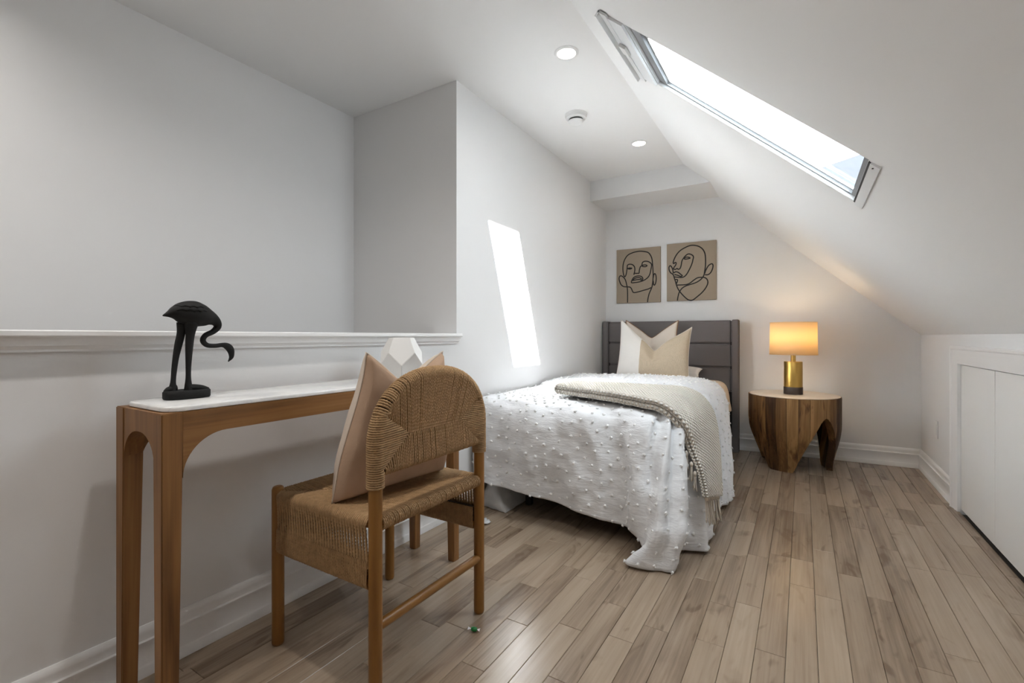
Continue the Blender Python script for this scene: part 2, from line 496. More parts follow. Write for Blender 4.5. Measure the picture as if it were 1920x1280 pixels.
# back wall
def gable(b, front, back, x0):
    sl_ = (ZC-ZK)/(XK-XC)
    prof = [(x0, -0.06), (XK+0.1, -0.06), (XK+0.1, ZK-0.1*sl_+0.02), (XC, ZC+0.02), (x0, ZC+0.02)]
    n = len(prof)
    b.add([(x, front(x), z) for x, z in prof] + [(x, back(x), z) for x, z in prof],
          [tuple(range(n)), tuple(range(2*n-1, n-1, -1))] + [(i, n+i, n+(i+1) % n, (i+1) % n) for i in range(n)])
b = MB(); gable(b, y_back, lambda x: 4.80, XLF-0.1)
structure(b.build('wall_back', M['wall']))
# bulkhead along the top of the back wall
YB = 4.115; ZB = 2.262
xb = XC + (ZC-ZB)*(XK-XC)/(ZC-ZK)
b = MB(); b.prism([(XLF-0.05, ZB), (xb+0.01, ZB), (XC+0.004, ZC+0.01), (XLF-0.05, ZC+0.01)], 'y', YB, 4.75)
structure(b.build('ceiling_bulkhead', M['wall']))
# knee wall with closet opening
DY0, DY1, DZ = 1.41, 3.63, 0.845
b = MB(); b.box((XK, DY1, -0.06), (XK+0.1, 4.75, ZK+0.05)); b.box((XK, YF, -0.06), (XK+0.1, DY0, ZK+0.05))
b.box((XK, DY0, DZ), (XK+0.1, DY1, ZK+0.05)); structure(b.build('wall_right', M['wall']))
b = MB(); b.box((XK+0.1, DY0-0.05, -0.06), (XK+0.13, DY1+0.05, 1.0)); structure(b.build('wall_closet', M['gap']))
# wall behind the camera
b = MB(); gable(b, lambda x: YF, lambda x: YF-0.1, XS-0.1); b.box((XS-0.1, YF-0.1, -2.6), (XL, YF, -0.06)); structure(b.build('wall_front', M['wall']))
# flat ceiling
b = MB(); b.box((XS-0.1, YF-0.1, ZC), (XC, 4.80, ZC+0.15)); structure(b.build('ceiling', M['ceil']))
# sloped ceiling with the skylight hole
def slope_quad(b, x0, x1, y0, y1):
    P = [slope(x0, 0, y0), slope(x1, 0, y0), slope(x1, 0, y1), slope(x0, 0, y1), slope(x0, TH, y0), slope(x1, TH, y0), slope(x1, TH, y1), slope(x0, TH, y1)]
    b.add(P, [(0,3,2,1),(4,5,6,7),(0,1,5,4),(1,2,6,5),(2,3,7,6),(3,0,4,7)])
b = MB()
xe = XK + 0.12
slope_quad(b, XC-0.0, SKX0, YF-0.1, 4.80); slope_quad(b, SKX1, xe, YF-0.1, 4.80)
slope_quad(b, SKX0, SKX1, YF-0.1, SKY0); slope_quad(b, SKX0, SKX1, SKY1, 4.80)
structure(b.build('ceiling_slope', M['ceil'], fix=False))

# ---- trims
CAPPROF = [(0.0, 0.0), (0.012, 0.0), (0.012, 0.006), (0.017, 0.012), (0.024, 0.016), (0.024, 0.020), (0.031, 0.030), (0.033, 0.036), (0.033, 0.038),
           (0.042, 0.038), (0.045, 0.042), (0.045, 0.053), (0.042, 0.056), (0.0, 0.056)]
b = MB()
prof = [(XL+0.0 + u, 0.961 + v) for u, v in CAPPROF[1:-1]] + [(XL-0.16, 0.961+0.056), (XL-0.16, 0.961+0.038), (XL-0.0, 0.961+0.002)]
b.prism(prof, 'y', YF, YN-0.001)
t = structure(b.build('trim_1', M['trim'], smooth=True, angle=35))
BASE = [(0.0, 0.0), (0.019, 0.0), (0.019, 0.030), (0.017, 0.034), (0.015, 0.038), (0.015, 0.094), (0.017, 0.098), (0.017, 0.104), (0.013, 0.108), (0.011, 0.118), (0.012, 0.126), (0.011, 0.136), (0.007, 0.143), (0.004, 0.147), (0.0, 0.147)]
def baseboard(name, a, c, nrm):
    """profile swept from a to c (2D), offset along nrm"""
    b = MB()
    P = [[(a[0]+nrm[0]*u, a[1]+nrm[1]*u, v), (c[0]+nrm[0]*u, c[1]+nrm[1]*u, v)] for u, v in BASE]
    b.grid(P)
    b.f.append(tuple(range(0, 2*len(BASE), 2))); b.uv.append(None); b.mi.append(0)
    b.f.append(tuple(range(1, 2*len(BASE), 2))); b.uv.append(None); b.mi.append(0)
    return structure(b.build(name, M['trim'], smooth=True, angle=30))
baseboard('baseboard_half', (XL, YF), (XL, YN), (1, 0))
baseboard('baseboard_left', (XL, YN), (XLF, YBL), (1, 0.01))
dn = Vector((XK-XLF, YBR-YBL)).normalized()
baseboard('baseboard_back', (XLF, YBL), (XK, YBR), (dn.y, -dn.x))
baseboard('baseboard_right', (XK, 3.735), (XK, YBR), (-1, 0))
# closet casing
CW = 0.10
b = MB()
def casing_prof(w):
    return [(0, 0), (0, 0.012), (0.006, 0.014), (0.020, 0.014), (0.026, 0.017), (w*0.62, 0.018), (w*0.70, 0.021), (w*0.80, 0.021), (w*0.86, 0.026), (w-0.004, 0.027), (w, 0.023), (w, 0)]
pr = casing_prof(CW)
path = [(DY1, 0.0, 'a'), (DY1, DZ, 'b'), (DY0, DZ, 'c'), (DY0, 0.0, 'd')]
P = []
for u, h in pr:
    P.append([(XK-h, DY1+u, 0.0), (XK-h, DY1+u, DZ+u), (XK-h, DY0-u, DZ+u), (XK-h, DY0-u, 0.0)])
b.grid(P)
structure(b.build('trim_2', M['trim'], smooth=True, angle=30))
# closet doors, four plain leaves
nd = 4; dw = (DY1-DY0)/nd
for k in range(nd):
    b = MB(); y1 = DY1 - k*dw - 0.003; y0 = DY1 - (k+1)*dw + 0.0015
    b.box((XK+0.004, y0, 0.017), (XK+0.030, y1, DZ-0.006), bev=0.0015)
    structure(b.build('door_%d' % (k+1), M['door']))

# ---- skylight (window_1): frame parts on the slope
win = bpy.data.objects.new('window_1', None); COL.objects.link(win); _off[win.name] = Vector()
structure(win)
def sbox(b, x0, x1, h0, h1, y0, y1):
    P = [slope(x0, h0, y0), slope(x1, h0, y0), slope(x1, h0, y1), slope(x0, h0, y1), slope(x0, h1, y0), slope(x1, h1, y0), slope(x1, h1, y1), slope(x0, h1, y1)]
    b.add(P, [(0,3,2,1),(4,5,6,7),(0,1,5,4),(1,2,6,5),(2,3,7,6),(3,0,4,7)])
def ring(name, mat, x0, x1, y0, y1, wx0, wx1, wy0, wy1, h0, h1, hn=None):
    for a, c, hh in (((x0, y0), (x0+wx0, y1), h0), ((x1-wx1, y0), (x1, y1), h0), ((x0+wx0, y0), (x1-wx1, y0+wy0), hn or h0), ((x0+wx0, y1-wy1), (x1-wx1, y1), h0)):
        b = MB(); sbox(b, a[0], c[0], hh, h1, a[1], c[1]); b.build(name, mat, win)
# lining (white), sash (grey, shade put into its colour), glazing bead (white)
ring('lining', M['frame_white'], SKX0, SKX1, SKY0, SKY1, 0.006, 0.004, 0.004, 0.004, 0.001, 0.038)
ring('sash', M['frame_grey_shaded'], SKX0+0.006, SKX1-0.004, SKY0+0.004, SKY1-0.004, 0.036, 0.016, 0.104, 0.009, 0.015, 0.038, 0.031)
ring('glazing_bead', M['frame_white'], SKX0+0.042, SKX1-0.020, SKY0+0.108, SKY1-0.013, 0.007, 0.005, 0.007, 0.005, 0.029, 0.037, 0.033)
GX0, GX1, GY0, GY1 = SKX0+0.049, SKX1-0.025, SKY0+0.115, SKY1-0.018
b = MB()
b.add([slope(GX0, 0.034, GY0), slope(GX1, 0.034, GY0), slope(GX1, 0.034, GY1), slope(GX0, 0.034, GY1)], [(0, 1, 2, 3)])
b.build('pane', M['glass'], win, fix=False)
# control bar along the top edge, with its flap, standing proud of the ceiling
b = MB(); sbox(b, -0.688, -0.655, -0.012, -0.004, SKY0-0.02, SKY1+0.035); sbox(b, -0.688, -0.682, -0.030, -0.004, SKY0-0.02, SKY1+0.035)
b.build('ventilation_flap', M['frame_white'], win)
b = MB(); sbox(b, -0.664, -0.598, -0.010, 0.0, SKY0, SKY1+0.01); b.build('top_casing', M['frame_white'], win)
b = MB(); sbox(b, -0.668, -0.640, -0.024, -0.012, 1.985, 2.055); b.build('latch', M['plastic'], win)
b = MB(); sbox(b, SKX1-0.002, SKX1+0.004, -0.0035, 0.004, SKY0+0.01, SKY1-0.004); b.build('gasket', M['gasket'], win)
b = MB(); sbox(b, SKX1+0.004, SKX1+0.028, -0.006, 0.0, SKY0+0.006, SKY1+0.02); b.build('bottom_casing', M['frame_white'], win)
for yy, xx in ((SKY0+0.03, SKX1+0.014), ):
    b = MB(); c = slope(xx, -0.0065, yy); b.lathe([(0.0035, c.z-0.001), (0.0035, c.z+0.001)], c, 10); b.build('screw', M['slot'], win)
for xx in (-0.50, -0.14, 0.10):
    b = MB(); c = slope(xx, 0.028, SKY1-0.0130); b.tube([c, c-Vector((0, 0.002, 0))], 0.004, 8); b.build('screw', M['frame_grey_shaded'], win)

# neighbour's gable outside
b = MB()
b.prism([(0.0, -3.0), (8.0, -3.0), (8.0, 4.6), (4.5, 4.65), (-3.2, 2.93), (-3.2, -3.0)], 'y', 9.0, 15.0)
o = b.build('exterior_house', M['nbr']); tag(o, 'blue-grey neighbouring house corner seen through the skylight', 'building')

# ---- portals: guide sky light sampling at the glazed opening
def portal(loc, normal_to, sx, sy, xdir):
    d = bpy.data.lights.new('sky_portal', 'AREA'); d.shape = 'RECTANGLE'; d.size = sx; d.size_y = sy
    d.cycles.is_portal = True
    o = bpy.data.objects.new('sky_portal', d); COL.objects.link(o)
    z = -Vector(normal_to).normalized(); x = Vector(xdir).normalized(); y = z.cross(x)
    m = Matrix((x, y, z)).transposed().to_4x4(); m.translation = loc
    o.matrix_world = m
sl = (slope(GX1)-slope(GX0)).length
portal(slope((GX0+GX1)/2, 0.10, (GY0+GY1)/2), -SN, sl, GY1-GY0, (slope(GX1)-slope(GX0)))

# ================================================================== CEILING FIXTURES
def downlight(x, y, label, watts=3.6):
    t = thing('ceiling_downlight', label, 'downlight', (x, y, ZC), 'recessed ceiling downlights')
    b = MB(); b.lathe([(0.046, ZC-0.002), (0.047, ZC-0.006), (0.056, ZC-0.006), (0.062, ZC-0.002), (0.062, ZC+0.001)], (x, y), 40, cap=False)
    b.build('trim_ring', M['plastic'], t, smooth=True, angle=40)
    b = MB(); b.lathe([(0.047, ZC-0.0035), (0.047, ZC-0.001)], (x, y), 40); b.build('diffuser', M['led'], t)
    d = bpy.data.lights.new('downlight_lamp', 'AREA'); d.shape = 'DISK'; d.size = 0.085; d.energy = watts; d.color = (1.0, 0.96, 0.91)
    d.spread = math.radians(150)
    o = bpy.data.objects.new('downlight_lamp', d); COL.objects.link(o); o.parent = t; o.location = (0, 0, -0.008)
downlight(-1.024, 2.184, 'round lit downlight in the flat ceiling beside the skylight head, the larger in view', 0.9)
downlight(-1.040, 3.486, 'round lit downlight in the flat ceiling close to the bulkhead above the bed', 0.8)
downlight(-1.03, 0.75, 'added unseen fill downlight in the flat ceiling above the wicker chair')  # out-of-view lamp added as fill light
downlight(-1.03, -0.70, 'added unseen fill downlight in the flat ceiling behind the viewer')  # unseen lamp added for fill from behind the camera
downlight(-2.12, -0.10, 'added unseen fill downlight in the flat ceiling over the stairwell', 4.5)  # invented lamp out of view, brightens the stair wall and knee wall

sx_, sy_ = -1.257, 2.826
t = thing('smoke_detector', 'round white smoke detector on the flat ceiling between the two downlights', 'smoke detector', (sx_, sy_, ZC))
b = MB(); b.lathe([(0.068, ZC-0.014), (0.071, ZC-0.011), (0.072, ZC)], (sx_, sy_), 40); b.build('base_plate', M['plastic'], t, smooth=True, angle=40)
b = MB(); b.lathe([(0.058, ZC-0.032), (0.066, ZC-0.026), (0.068, ZC-0.014)], (sx_, sy_), 40); b.build('housing', M['plastic'], t, smooth=True, angle=40)
b = MB(); b.lathe([(0.044, ZC-0.043), (0.044, ZC-0.030)], (sx_, sy_), 40); b.build('vent_slot', M['slot'], t)
b = MB(); b.lathe([(0.030, ZC-0.056), (0.042, ZC-0.053), (0.049, ZC-0.046), (0.050, ZC-0.043)], (sx_, sy_), 40); b.build('cap', M['plastic'], t, smooth=True, angle=40)

# wall outlet
t = thing('wall_outlet', 'white electrical outlet plate on the low knee wall', 'outlet', (XK, 4.17, 0.38))
b = MB(); b.box((XK-0.006, 4.135, 0.322), (XK, 4.205, 0.438), bev=0.002); b.build('cover_plate', M['plastic'], t)
b = MB(); b.box((XK-0.008, 4.153, 0.345), (XK-0.005, 4.187, 0.415), bev=0.001); b.build('socket', M['plastic'], t)

# ================================================================== CONSOLE TABLE
CX0, CX1, CY0, CY1, CZ = -1.585, -1.315, 0.520, 1.675, 0.812
con = thing('console_table', 'narrow brown wooden console table with a white marble top along the half wall', 'console table', ((CX0+CX1)/2, (CY0+CY1)/2, 0))
LW = 0.048
def leg_poly(b, x0, x1, y0, y1, sx, sy):
    """tapered leg; sx/sy: which faces slope inwards (+1: upper bound moves in)"""
    tp = 0.012
    xb0, xb1, yb0, yb1 = x0, x1, y0, y1
    if sx > 0: xb1 = x1 - tp
    else: xb0 = x0 + tp
    if sy > 0: yb1 = y1 - tp
    else: yb0 = y0 + tp
    bm = bmesh.new()
    vs = [bm.verts.new(q) for q in ((xb0,yb0,0),(xb1,yb0,0),(xb1,yb1,0),(xb0,yb1,0),(x0,y0,CZ),(x1,y0,CZ),(x1,y1,CZ),(x0,y1,CZ))]
    for f in ((0,3,2,1),(4,5,6,7),(0,1,5,4),(1,2,6,5),(2,3,7,6),(3,0,4,7)): bm.faces.new([vs[i] for i in f])
    bmesh.ops.bevel(bm, geom=bm.edges[:], offset=0.0022, segments=2, affect='EDGES')
    b.addbm(bm)
for x0, x1, sx in ((CX0, CX0+LW, 1), (CX1-LW, CX1, -1)):
    for y0, y1, sy in ((CY0, CY0+LW, 1), (CY1-LW, CY1, -1)):
        b = MB(); leg_poly(b, x0, x1, y0, y1, sx, sy); b.build('leg', M['console'], con, smooth=True, angle=35)
def apron_poly(a, c, ztop, zbot, rx, rz, n=14):
    """rail between a and c with quarter-round fillets at both ends"""
    pts = [(a, ztop), (a, zbot-rz)]
    for k in range(1, n+1):
        t = PI/2*k/n; pts.append((a + rx*(1-math.cos(t)), zbot - rz + rz*math.sin(t)))
    for k in range(0, n):
        t = PI/2*(1-k/n); pts.append((c - rx*(1-math.cos(t)), zbot - rz + rz*math.sin(t)))
    pts += [(c, zbot-rz), (c, ztop)]
    return pts
for x0, x1 in ((CX0+0.002, CX0+0.026), (CX1-0.044, CX1-0.002)):
    b = MB(); b.prism(apron_poly(CY0+LW-0.001, CY1-LW+0.001, CZ-0.0005, 0.752, 0.105, 0.105), 'x', x0, x1)
    b.build('apron', M['console_y'], con, smooth=True, angle=40)
for y0, y1 in ((CY0+0.002, CY0+0.044), (CY1-0.044, CY1-0.002)):
    b = MB(); b.prism(apron_poly(CX0+LW-0.001, CX1-LW+0.001, CZ-0.0005, 0.757, (CX1-CX0-2*LW)/2-0.004, 0.075), 'y', y0, y1)
    b.build('end_apron', M['console'], con, smooth=True, angle=40)
b = MB(); b.box((CX0+0.026, CY0+0.044, CZ-0.02), (CX1-0.044, CY1-0.044, CZ-0.001)); b.build('top_board', M['console_y'], con)
# marble slab with rounded corners, set on the frame
def rrect(x0, x1, y0, y1, r, n=8):
    pts = []
    for cx_, cy_, a0 in ((x1-r, y1-r, 0), (x0+r, y1-r, PI/2), (x0+r, y0+r, PI), (x1-r, y0+r, 3*PI/2)):
        for k in range(n+1):
            a = a0 + PI/2*k/n; pts.append((cx_ + r*math.cos(a), cy_ + r*math.sin(a)))
    return pts
b = MB()
rings = [(0.004, CZ-0.001), (0.0, CZ+0.002), (0.0, CZ+0.010), (0.0015, CZ+0.0125), (0.004, CZ+0.0135)]
P = []
for ins, z in rings:
    P.append([(x, y, z) for x, y in rrect(CX0+0.012+ins, CX1-0.006-ins, CY0+0.014+ins, CY1-0.014-ins, 0.040-ins)])
bb = b.grid(P, closed_v=True)
m_ = len(P[0])
b.f.append(tuple(bb + k for k in range(m_))); b.uv.append(None); b.mi.append(0)
b.f.append(tuple(bb + 4*m_ + k for k in range(m_))); b.uv.append(None); b.mi.append(0)
b.build('marble_top', M['marble'], con, smooth=True, angle=50)
ZT = CZ + 0.0135

# ================================================================== FLAMINGO
FX = -1.490
fl = thing('flamingo_figurine', 'matt black flamingo figurine bending its neck, on the console end', 'figurine', (FX, 0.65, ZT))
# base: oval plinth
b = MB()
def oval(cy_, ry, rx, z, n=40, p=2.6):
    out = []
    for k in range(n):
        a = 2*PI*k/n; c_, s_ = math.cos(a), math.sin(a)
        out.append((FX + rx*math.copysign(abs(c_)**(2/p), c_), cy_ + ry*math.copysign(abs(s_)**(2/p), s_), z))
    return out
bc = 0.652
P = [oval(bc, 0.056, 0.033, ZT+0.0005), oval(bc, 0.058, 0.035, ZT+0.004), oval(bc, 0.058, 0.035, ZT+0.020), oval(bc, 0.055, 0.032, ZT+0.024)]
bb = b.grid(P, closed_v=True)
b.f.append(tuple(bb + k for k in range(40))); b.uv.append(None); b.mi.append(0)
b.f.append(tuple(bb + 120 + k for k in range(40))); b.uv.append(None); b.mi.append(0)
b.build('plinth', M['black'], fl, smooth=True, angle=40)
BODY = [(0.592,1.0575,0.0015),(0.606,1.062,0.009),(0.622,1.066,0.021),(0.640,1.066,0.030),(0.660,1.0645,0.0355),(0.680,1.063,0.0350),(0.700,1.058,0.028),(0.716,1.053,0.020),(0.728,1.045,0.0145),(0.7335,1.035,0.0115),
        (0.7315,1.0255,0.0095),(0.7192,1.0139,0.0080),(0.7000,1.0035,0.0075),(0.6933,0.9882,0.0075),(0.7047,0.9752,0.0070),(0.7265,0.9728,0.0065),(0.7464,0.9748,0.0068),(0.7603,0.9715,0.0098),(0.7700,0.9618,0.0105),(0.7738,0.9490,0.0085),(0.7730,0.9366,0.0062),(0.7645,0.9240,0.0012)]
sp = cr([(y, z, r) for y, z, r in BODY], 6)
b = MB(); b.tube([(FX, q[0], q[1]) for q in sp], [max(0.001, q[2]) for q in sp], 20)
b.build('body', M['black'], fl, smooth=True)
by = np.array([q[0] for q in sp[:54]]); bz = np.array([q[1] for q in sp[:54]]); br = np.array([q[2] for q in sp[:54]])
for side in (1, -1):
    for lo_z, off_, y0, y1, nsc in ((1.0725, 0.0012, 0.603, 0.706, 6), (1.0845, 0.0026, 0.612, 0.698, 5)):
        P = []
        for i in range(49):
            t = i/48; y = y0 + (y1-y0)*t
            cz, r_ = np.interp(y, by, bz), np.interp(y, by, br) + off_
            edge = lo_z + 0.0035*abs(math.sin(PI*nsc*t)) - 0.006*t + 0.010*(t**6)
            a0 = math.asin(max(-0.6, min(0.99, (edge-cz)/r_)))
            row = []
            for j in range(9):
                a = a0 + (PI/2-a0)*j/8
                row.append((FX + side*r_*math.cos(a), y, cz + r_*math.sin(a)))
            P.append(row)
        b = MB(); b.grid(P); o = b.build('wing', M['black'], fl, smooth=True)
        s = o.modifiers.new('thick', 'SOLIDIFY'); s.thickness = 0.0016; s.offset = -1
LA = cr([(FX-0.008,0.6420,1.040,0.0130),(FX-0.008,0.6400,1.010,0.0105),(FX-0.008,0.6335,0.978,0.0098),(FX-0.008,0.6274,0.9445,0.0080),(FX-0.008,0.6230,0.908,0.0070),(FX-0.008,0.6205,0.876,0.0066),(FX-0.008,0.6195,0.858,0.0095),(FX-0.008,0.6190,0.846,0.0120)], 5)
LB = cr([(FX+0.008,0.6590,1.042,0.0190),(FX+0.008,0.6565,1.008,0.0118),(FX+0.008,0.6540,0.975,0.0100),(FX+0.008,0.6520,0.9237,0.0074),(FX+0.008,0.6516,0.886,0.0068),(FX+0.008,0.6516,0.860,0.0095),(FX+0.008,0.6520,0.846,0.0120)], 5)
for L_ in (LA, LB):
    b = MB(); b.tube([q[:3] for q in L_], [q[3] for q in L_], 14); b.build('leg', M['black'], fl, smooth=True)
for (xo, ya, yb_) in ((-0.008, 0.628, 0.600), (0.008, 0.646, 0.704)):
    F_ = cr([(FX+xo, ya, 0.855, 0.010), (FX+xo, ya+(yb_-ya)*0.35, 0.8545, 0.0098), (FX+xo, ya+(yb_-ya)*0.7, 0.851, 0.0090), (FX+xo, yb_, 0.8465, 0.0055)], 5)
    b = MB(); b.tube([q[:3] for q in F_], [q[3] for q in F_], 12); b.build('foot', M['black'], fl, smooth=True)

# ================================================================== VASE
VX, VY = -1.435, 1.438
va = thing('faceted_vase', 'white ceramic faceted vase standing on the marble console top', 'vase', (VX, VY, ZT))
a0 = math.atan2(-VY, -VX)
def vring(r, z, half): return [(VX + r*math.cos(a0 + 2*PI*(k+(0.5 if half else 0))/5), VY + r*math.sin(a0 + 2*PI*(k+(0.5 if half else 0))/5), z) for k in range(5)]
vs = vring(0.060, ZT+0.0005, False) + vring(0.090, 0.882, False) + vring(0.090, 0.934, True) + vring(0.055, 0.996, True) + vring(0.049, 0.996, True) + vring(0.070, 0.930, True)
fs = [(4, 3, 2, 1, 0)]
for k in range(5):
    k2 = (k+1) % 5
    fs.append((k, k2, 5+k2, 10+k, 5+k))
    fs.append((5+k2, 10+k2, 15+k2, 15+k, 10+k))
    fs.append((15+k, 15+k2, 20+k2, 20+k)); fs.append((20+k, 20+k2, 25+k2, 25+k))
fs.append((25, 26, 27, 28, 29))
bm = bmesh.new(); V_ = [bm.verts.new(v) for v in vs]
for f in fs: bm.faces.new([V_[i] for i in f])
bmesh.ops.recalc_face_normals(bm, faces=bm.faces[:])
bmesh.ops.bevel(bm, geom=[e for e in bm.edges if e.calc_length() > 0.02], offset=0.0016, segments=2, affect='EDGES')
b = MB(); b.addbm(bm); b.build('vessel', M['vase'], va, smooth=True, angle=14)

# ================================================================== WICKER CHAIR
HX0, HX1, HY0, HY1 = -1.455, -1.000, 0.903, 1.390     # front legs / rear posts, near / far side
ch = thing('wicker_chair', 'wooden dining chair with arched woven seagrass back and seat, tucked at the console', 'chair', ((HX0+HX1)/2, (HY0+HY1)/2, 0))
PR = 0.0190
for y in (HY0, HY1):
    b = MB(); b.tube([(HX1, y, 0.0), (HX1, y, 0.004), (HX1, y, 0.010), (HX1, y, 0.70)], [PR-0.004, PR-0.001, PR, PR], 24)
    b.build('rear_leg', M['chair_wood'], ch, smooth=True, angle=50)
    b = MB(); b.tube([(HX0, y, 0.0), (HX0, y, 0.004), (HX0, y, 0.010), (HX0, y, 0.503), (HX0, y, 0.511), (HX0, y, 0.514)], [PR-0.004, PR-0.001, PR, PR, PR-0.003, PR-0.008], 24)
    b.build('front_leg', M['chair_wood'], ch, smooth=True, angle=50)
b = MB(); b.tube([(HX1, HY0, 0.200), (HX1, HY1, 0.200)], 0.0150, 20); b.build('rear_stretcher', M['chair_wood_y'], ch, smooth=True, angle=50)
ZS = 0.482; RR = 0.0145; ZLOW = 0.318
for x in (HX0, HX1):
    b = MB(); b.tube([(x, HY0, ZS), (x, HY1, ZS)], RR, 16); b.build('seat_rail', M['chair_wood_y'], ch, smooth=True, angle=50)
for y in (HY0, HY1):
    for z in (ZS, ZLOW):
        b = MB(); b.tube([(HX0, y, z), (HX1, y, z)], RR-0.002, 14); b.build('side_rail', M['chair_wood_y'], ch, smooth=True, angle=50)
# arched back rail (continuation of the posts), bound all over with cord
YM, HWD, ZA0, HA = (HY0+HY1)/2, (HY1-HY0)/2, 0.690, 0.193
def arch_z(y):
    q = min(1.0, abs((y-YM)/HWD)); return ZA0 + HA*(1-q**2.25)**(1/2.25)
apath = [(HX1, HY0, 0.60), (HX1, HY0, 0.65)]
for k in range(41):
    a = PI - PI*k/40
    c_, s_ = math.cos(a), math.sin(a)
    apath.append((HX1, YM + HWD*math.copysign(abs(c_)**(2/2.25), c_), ZA0 + HA*abs(s_)**(2/2.25)))
apath += [(HX1, HY1, 0.65), (HX1, HY1, 0.60)]
b = MB(); b.tube(apath, PR, 16); b.build('arched_back_rail', M['cord_core'], ch, smooth=True)
ZLR = 0.630
b = MB(); b.tube([(HX1, HY0, ZLR), (HX1, HY1, ZLR)], 0.012, 14); b.build('lower_back_rail', M['cord_core'], ch, smooth=True)
CR_, CP = 0.0033, 0.0068
TW = 2*PI/0.020
def seg_path(pts, step=0.0042):
    P = np.array(pts, float); d = np.linalg.norm(np.diff(P, axis=0), axis=1); s = np.concatenate([[0], np.cumsum(d)])
    n = max(3, int(s[-1]/step)); t = np.linspace(0, s[-1], n)
    return np.stack([np.interp(t, s, P[:, k]) for k in range(3)], 1)
rc = random.Random(5)
def cord(b, pts):
    j = rc.uniform(-0.0004, 0.0004)
    P = seg_path(pts)
    b.tube(P, CR_*rc.uniform(0.92, 1.06), 6, cap=False, twist=TW*rc.uniform(0.9, 1.1), lobe=0.28)
# --- back panel: four fields meeting on a crease
YA, YBc, ZCr = 1.025, 1.270, 0.716        # crease
zU, zL = 0.785, 0.628                     # where the side fields end on the posts
def up_b(y):   # lower boundary of upper field
    if y < YA: return ZCr + (zU-ZCr)*(YA-y)/(YA-HY0)
    if y > YBc: return ZCr + (zU-ZCr)*(y-YBc)/(HY1-YBc)
    return ZCr
def lo_b(y):   # upper boundary of lower field
    if y < YA: return ZCr - (ZCr-zL)*(YA-y)/(YA-HY0-0.018)
    if y > YBc: return ZCr - (ZCr-zL)*(y-YBc)/(HY1-0.018-YBc)
    return ZCr
def face_x(s, rf): return 0.008 + (rf-0.008)*s**0.75
back = MB()
# upper field: cords fan from the crease boundary over the arch, laid by arc length
arc = []
for k in range(241):
    a = PI - PI*k/240; c_, s_ = math.cos(a), math.sin(a)
    arc.append((YM + HWD*math.copysign(abs(c_)**(2/2.25), c_), ZA0 + HA*abs(s_)**(2/2.25)))
arc = [q for q in arc if q[1] > zU-0.006]
arc = np.array(arc); sl_a = np.concatenate([[0], np.cumsum(np.linalg.norm(np.diff(arc, axis=0), axis=1))])
bnd = np.array([(HY0+0.004, zU-0.004), (YA, ZCr), (YBc, ZCr), (HY1-0.004, zU-0.004)]); bs = np.array([0.0, 0.20, 0.80, 1.0])
t_ = 0.0; LT = sl_a[-1]
while t_ < LT:
    ya_, za_ = np.interp(t_, sl_a, arc[:, 0]), np.interp(t_, sl_a, arc[:, 1])
    y2, z2 = np.interp(t_+0.004, sl_a, arc[:, 0]), np.interp(t_+0.004, sl_a, arc[:, 1])
    y1, z1 = np.interp(t_-0.004, sl_a, arc[:, 0]), np.interp(t_-0.004, sl_a, arc[:, 1])
    ny, nz = -(z2-z1), (y2-y1); nl = math.hypot(ny, nz) + 1e-9; ny, nz = ny/nl, nz/nl
    q = max(0.0, t_/LT - 0.035*math.sin(PI*t_/LT))
    yb_, zb_ = np.interp(q, bs, bnd[:, 0]), np.interp(q, bs, bnd[:, 1])
    rf = PR + CR_
    pts = []
    for k in range(9):
        s = k/8; pts.append((HX1 + face_x(s, rf), yb_ + (ya_-yb_)*s, zb_ + (za_-zb_)*s))
    for k in range(1, 9):
        a = PI*k/8; pts.append((HX1 + rf*math.cos(a), ya_ + ny*rf*math.sin(a), za_ + nz*rf*math.sin(a)))
    for k in range(1, 9):
        s = 1-k/8; pts.append((HX1 - face_x(s, rf), yb_ + (ya_-yb_)*s, zb_ + (za_-zb_)*s))
    cord(back, pts)
    t_ += CP + (0.0022 if rc.random() < 0.22 else 0)
y = HY0 + 0.020
while y < HY1 - 0.019:
    z0 = lo_b(y); rf = 0.012 + CR_; za = ZLR
    if z0 - za > 0.0:
        pts = []
        for k in range(8):
            s = k/7; pts.append((HX1 + face_x(s, rf), y, z0 + (za-z0)*s))
        for k in range(1, 9):
            a = PI*k/8; pts.append((HX1 + rf*math.cos(a), y, za - rf*math.sin(a)))
        for k in range(1, 8):
            s = 1-k/7; pts.append((HX1 - face_x(s, rf), y, z0 + (za-z0)*s))
        cord(back, pts)
    y += CP + (0.0022 if rc.random() < 0.18 else 0)
for side, yp, ye in ((-1, HY0, YA), (1, HY1, YBc)):
    z = 0.586
    while z < zU + 0.006:
        rf = PR + CR_
        # how far inwards this cord runs
        if z < zL: run = 0.0
        elif z < ZCr: run = (z-zL)/(ZCr-zL)
        else: run = max(0.0, (zU-z)/(zU-ZCr))
        yi = yp - side*(0.018 + (abs(ye-yp)-0.018)*run) if run > 0 else None
        yc = yp if z < 0.70 else yp - side*(HWD - HWD*max(0.0, 1-((z-ZA0)/HA)**2.25)**(1/2.25)) if z > ZA0 else yp
        pts = []
        if run > 0.02:
            for k in range(8):
                s = k/7; pts.append((HX1 + face_x(s, rf), yi + (yc-yi)*s, z))
            for k in range(1, 9):
                a = PI*k/8; pts.append((HX1 + rf*math.cos(a), yc + side*rf*math.sin(a), z))
            for k in range(1, 8):
                s = 1-k/7; pts.append((HX1 - face_x(s, rf), yi + (yc-yi)*s, z))
        else:
            for k in range(21):
                a = 2*PI*k/20; pts.append((HX1 + rf*math.cos(a), yc + rf*math.sin(a), z))
        cord(back, pts)
        z += CP*0.92
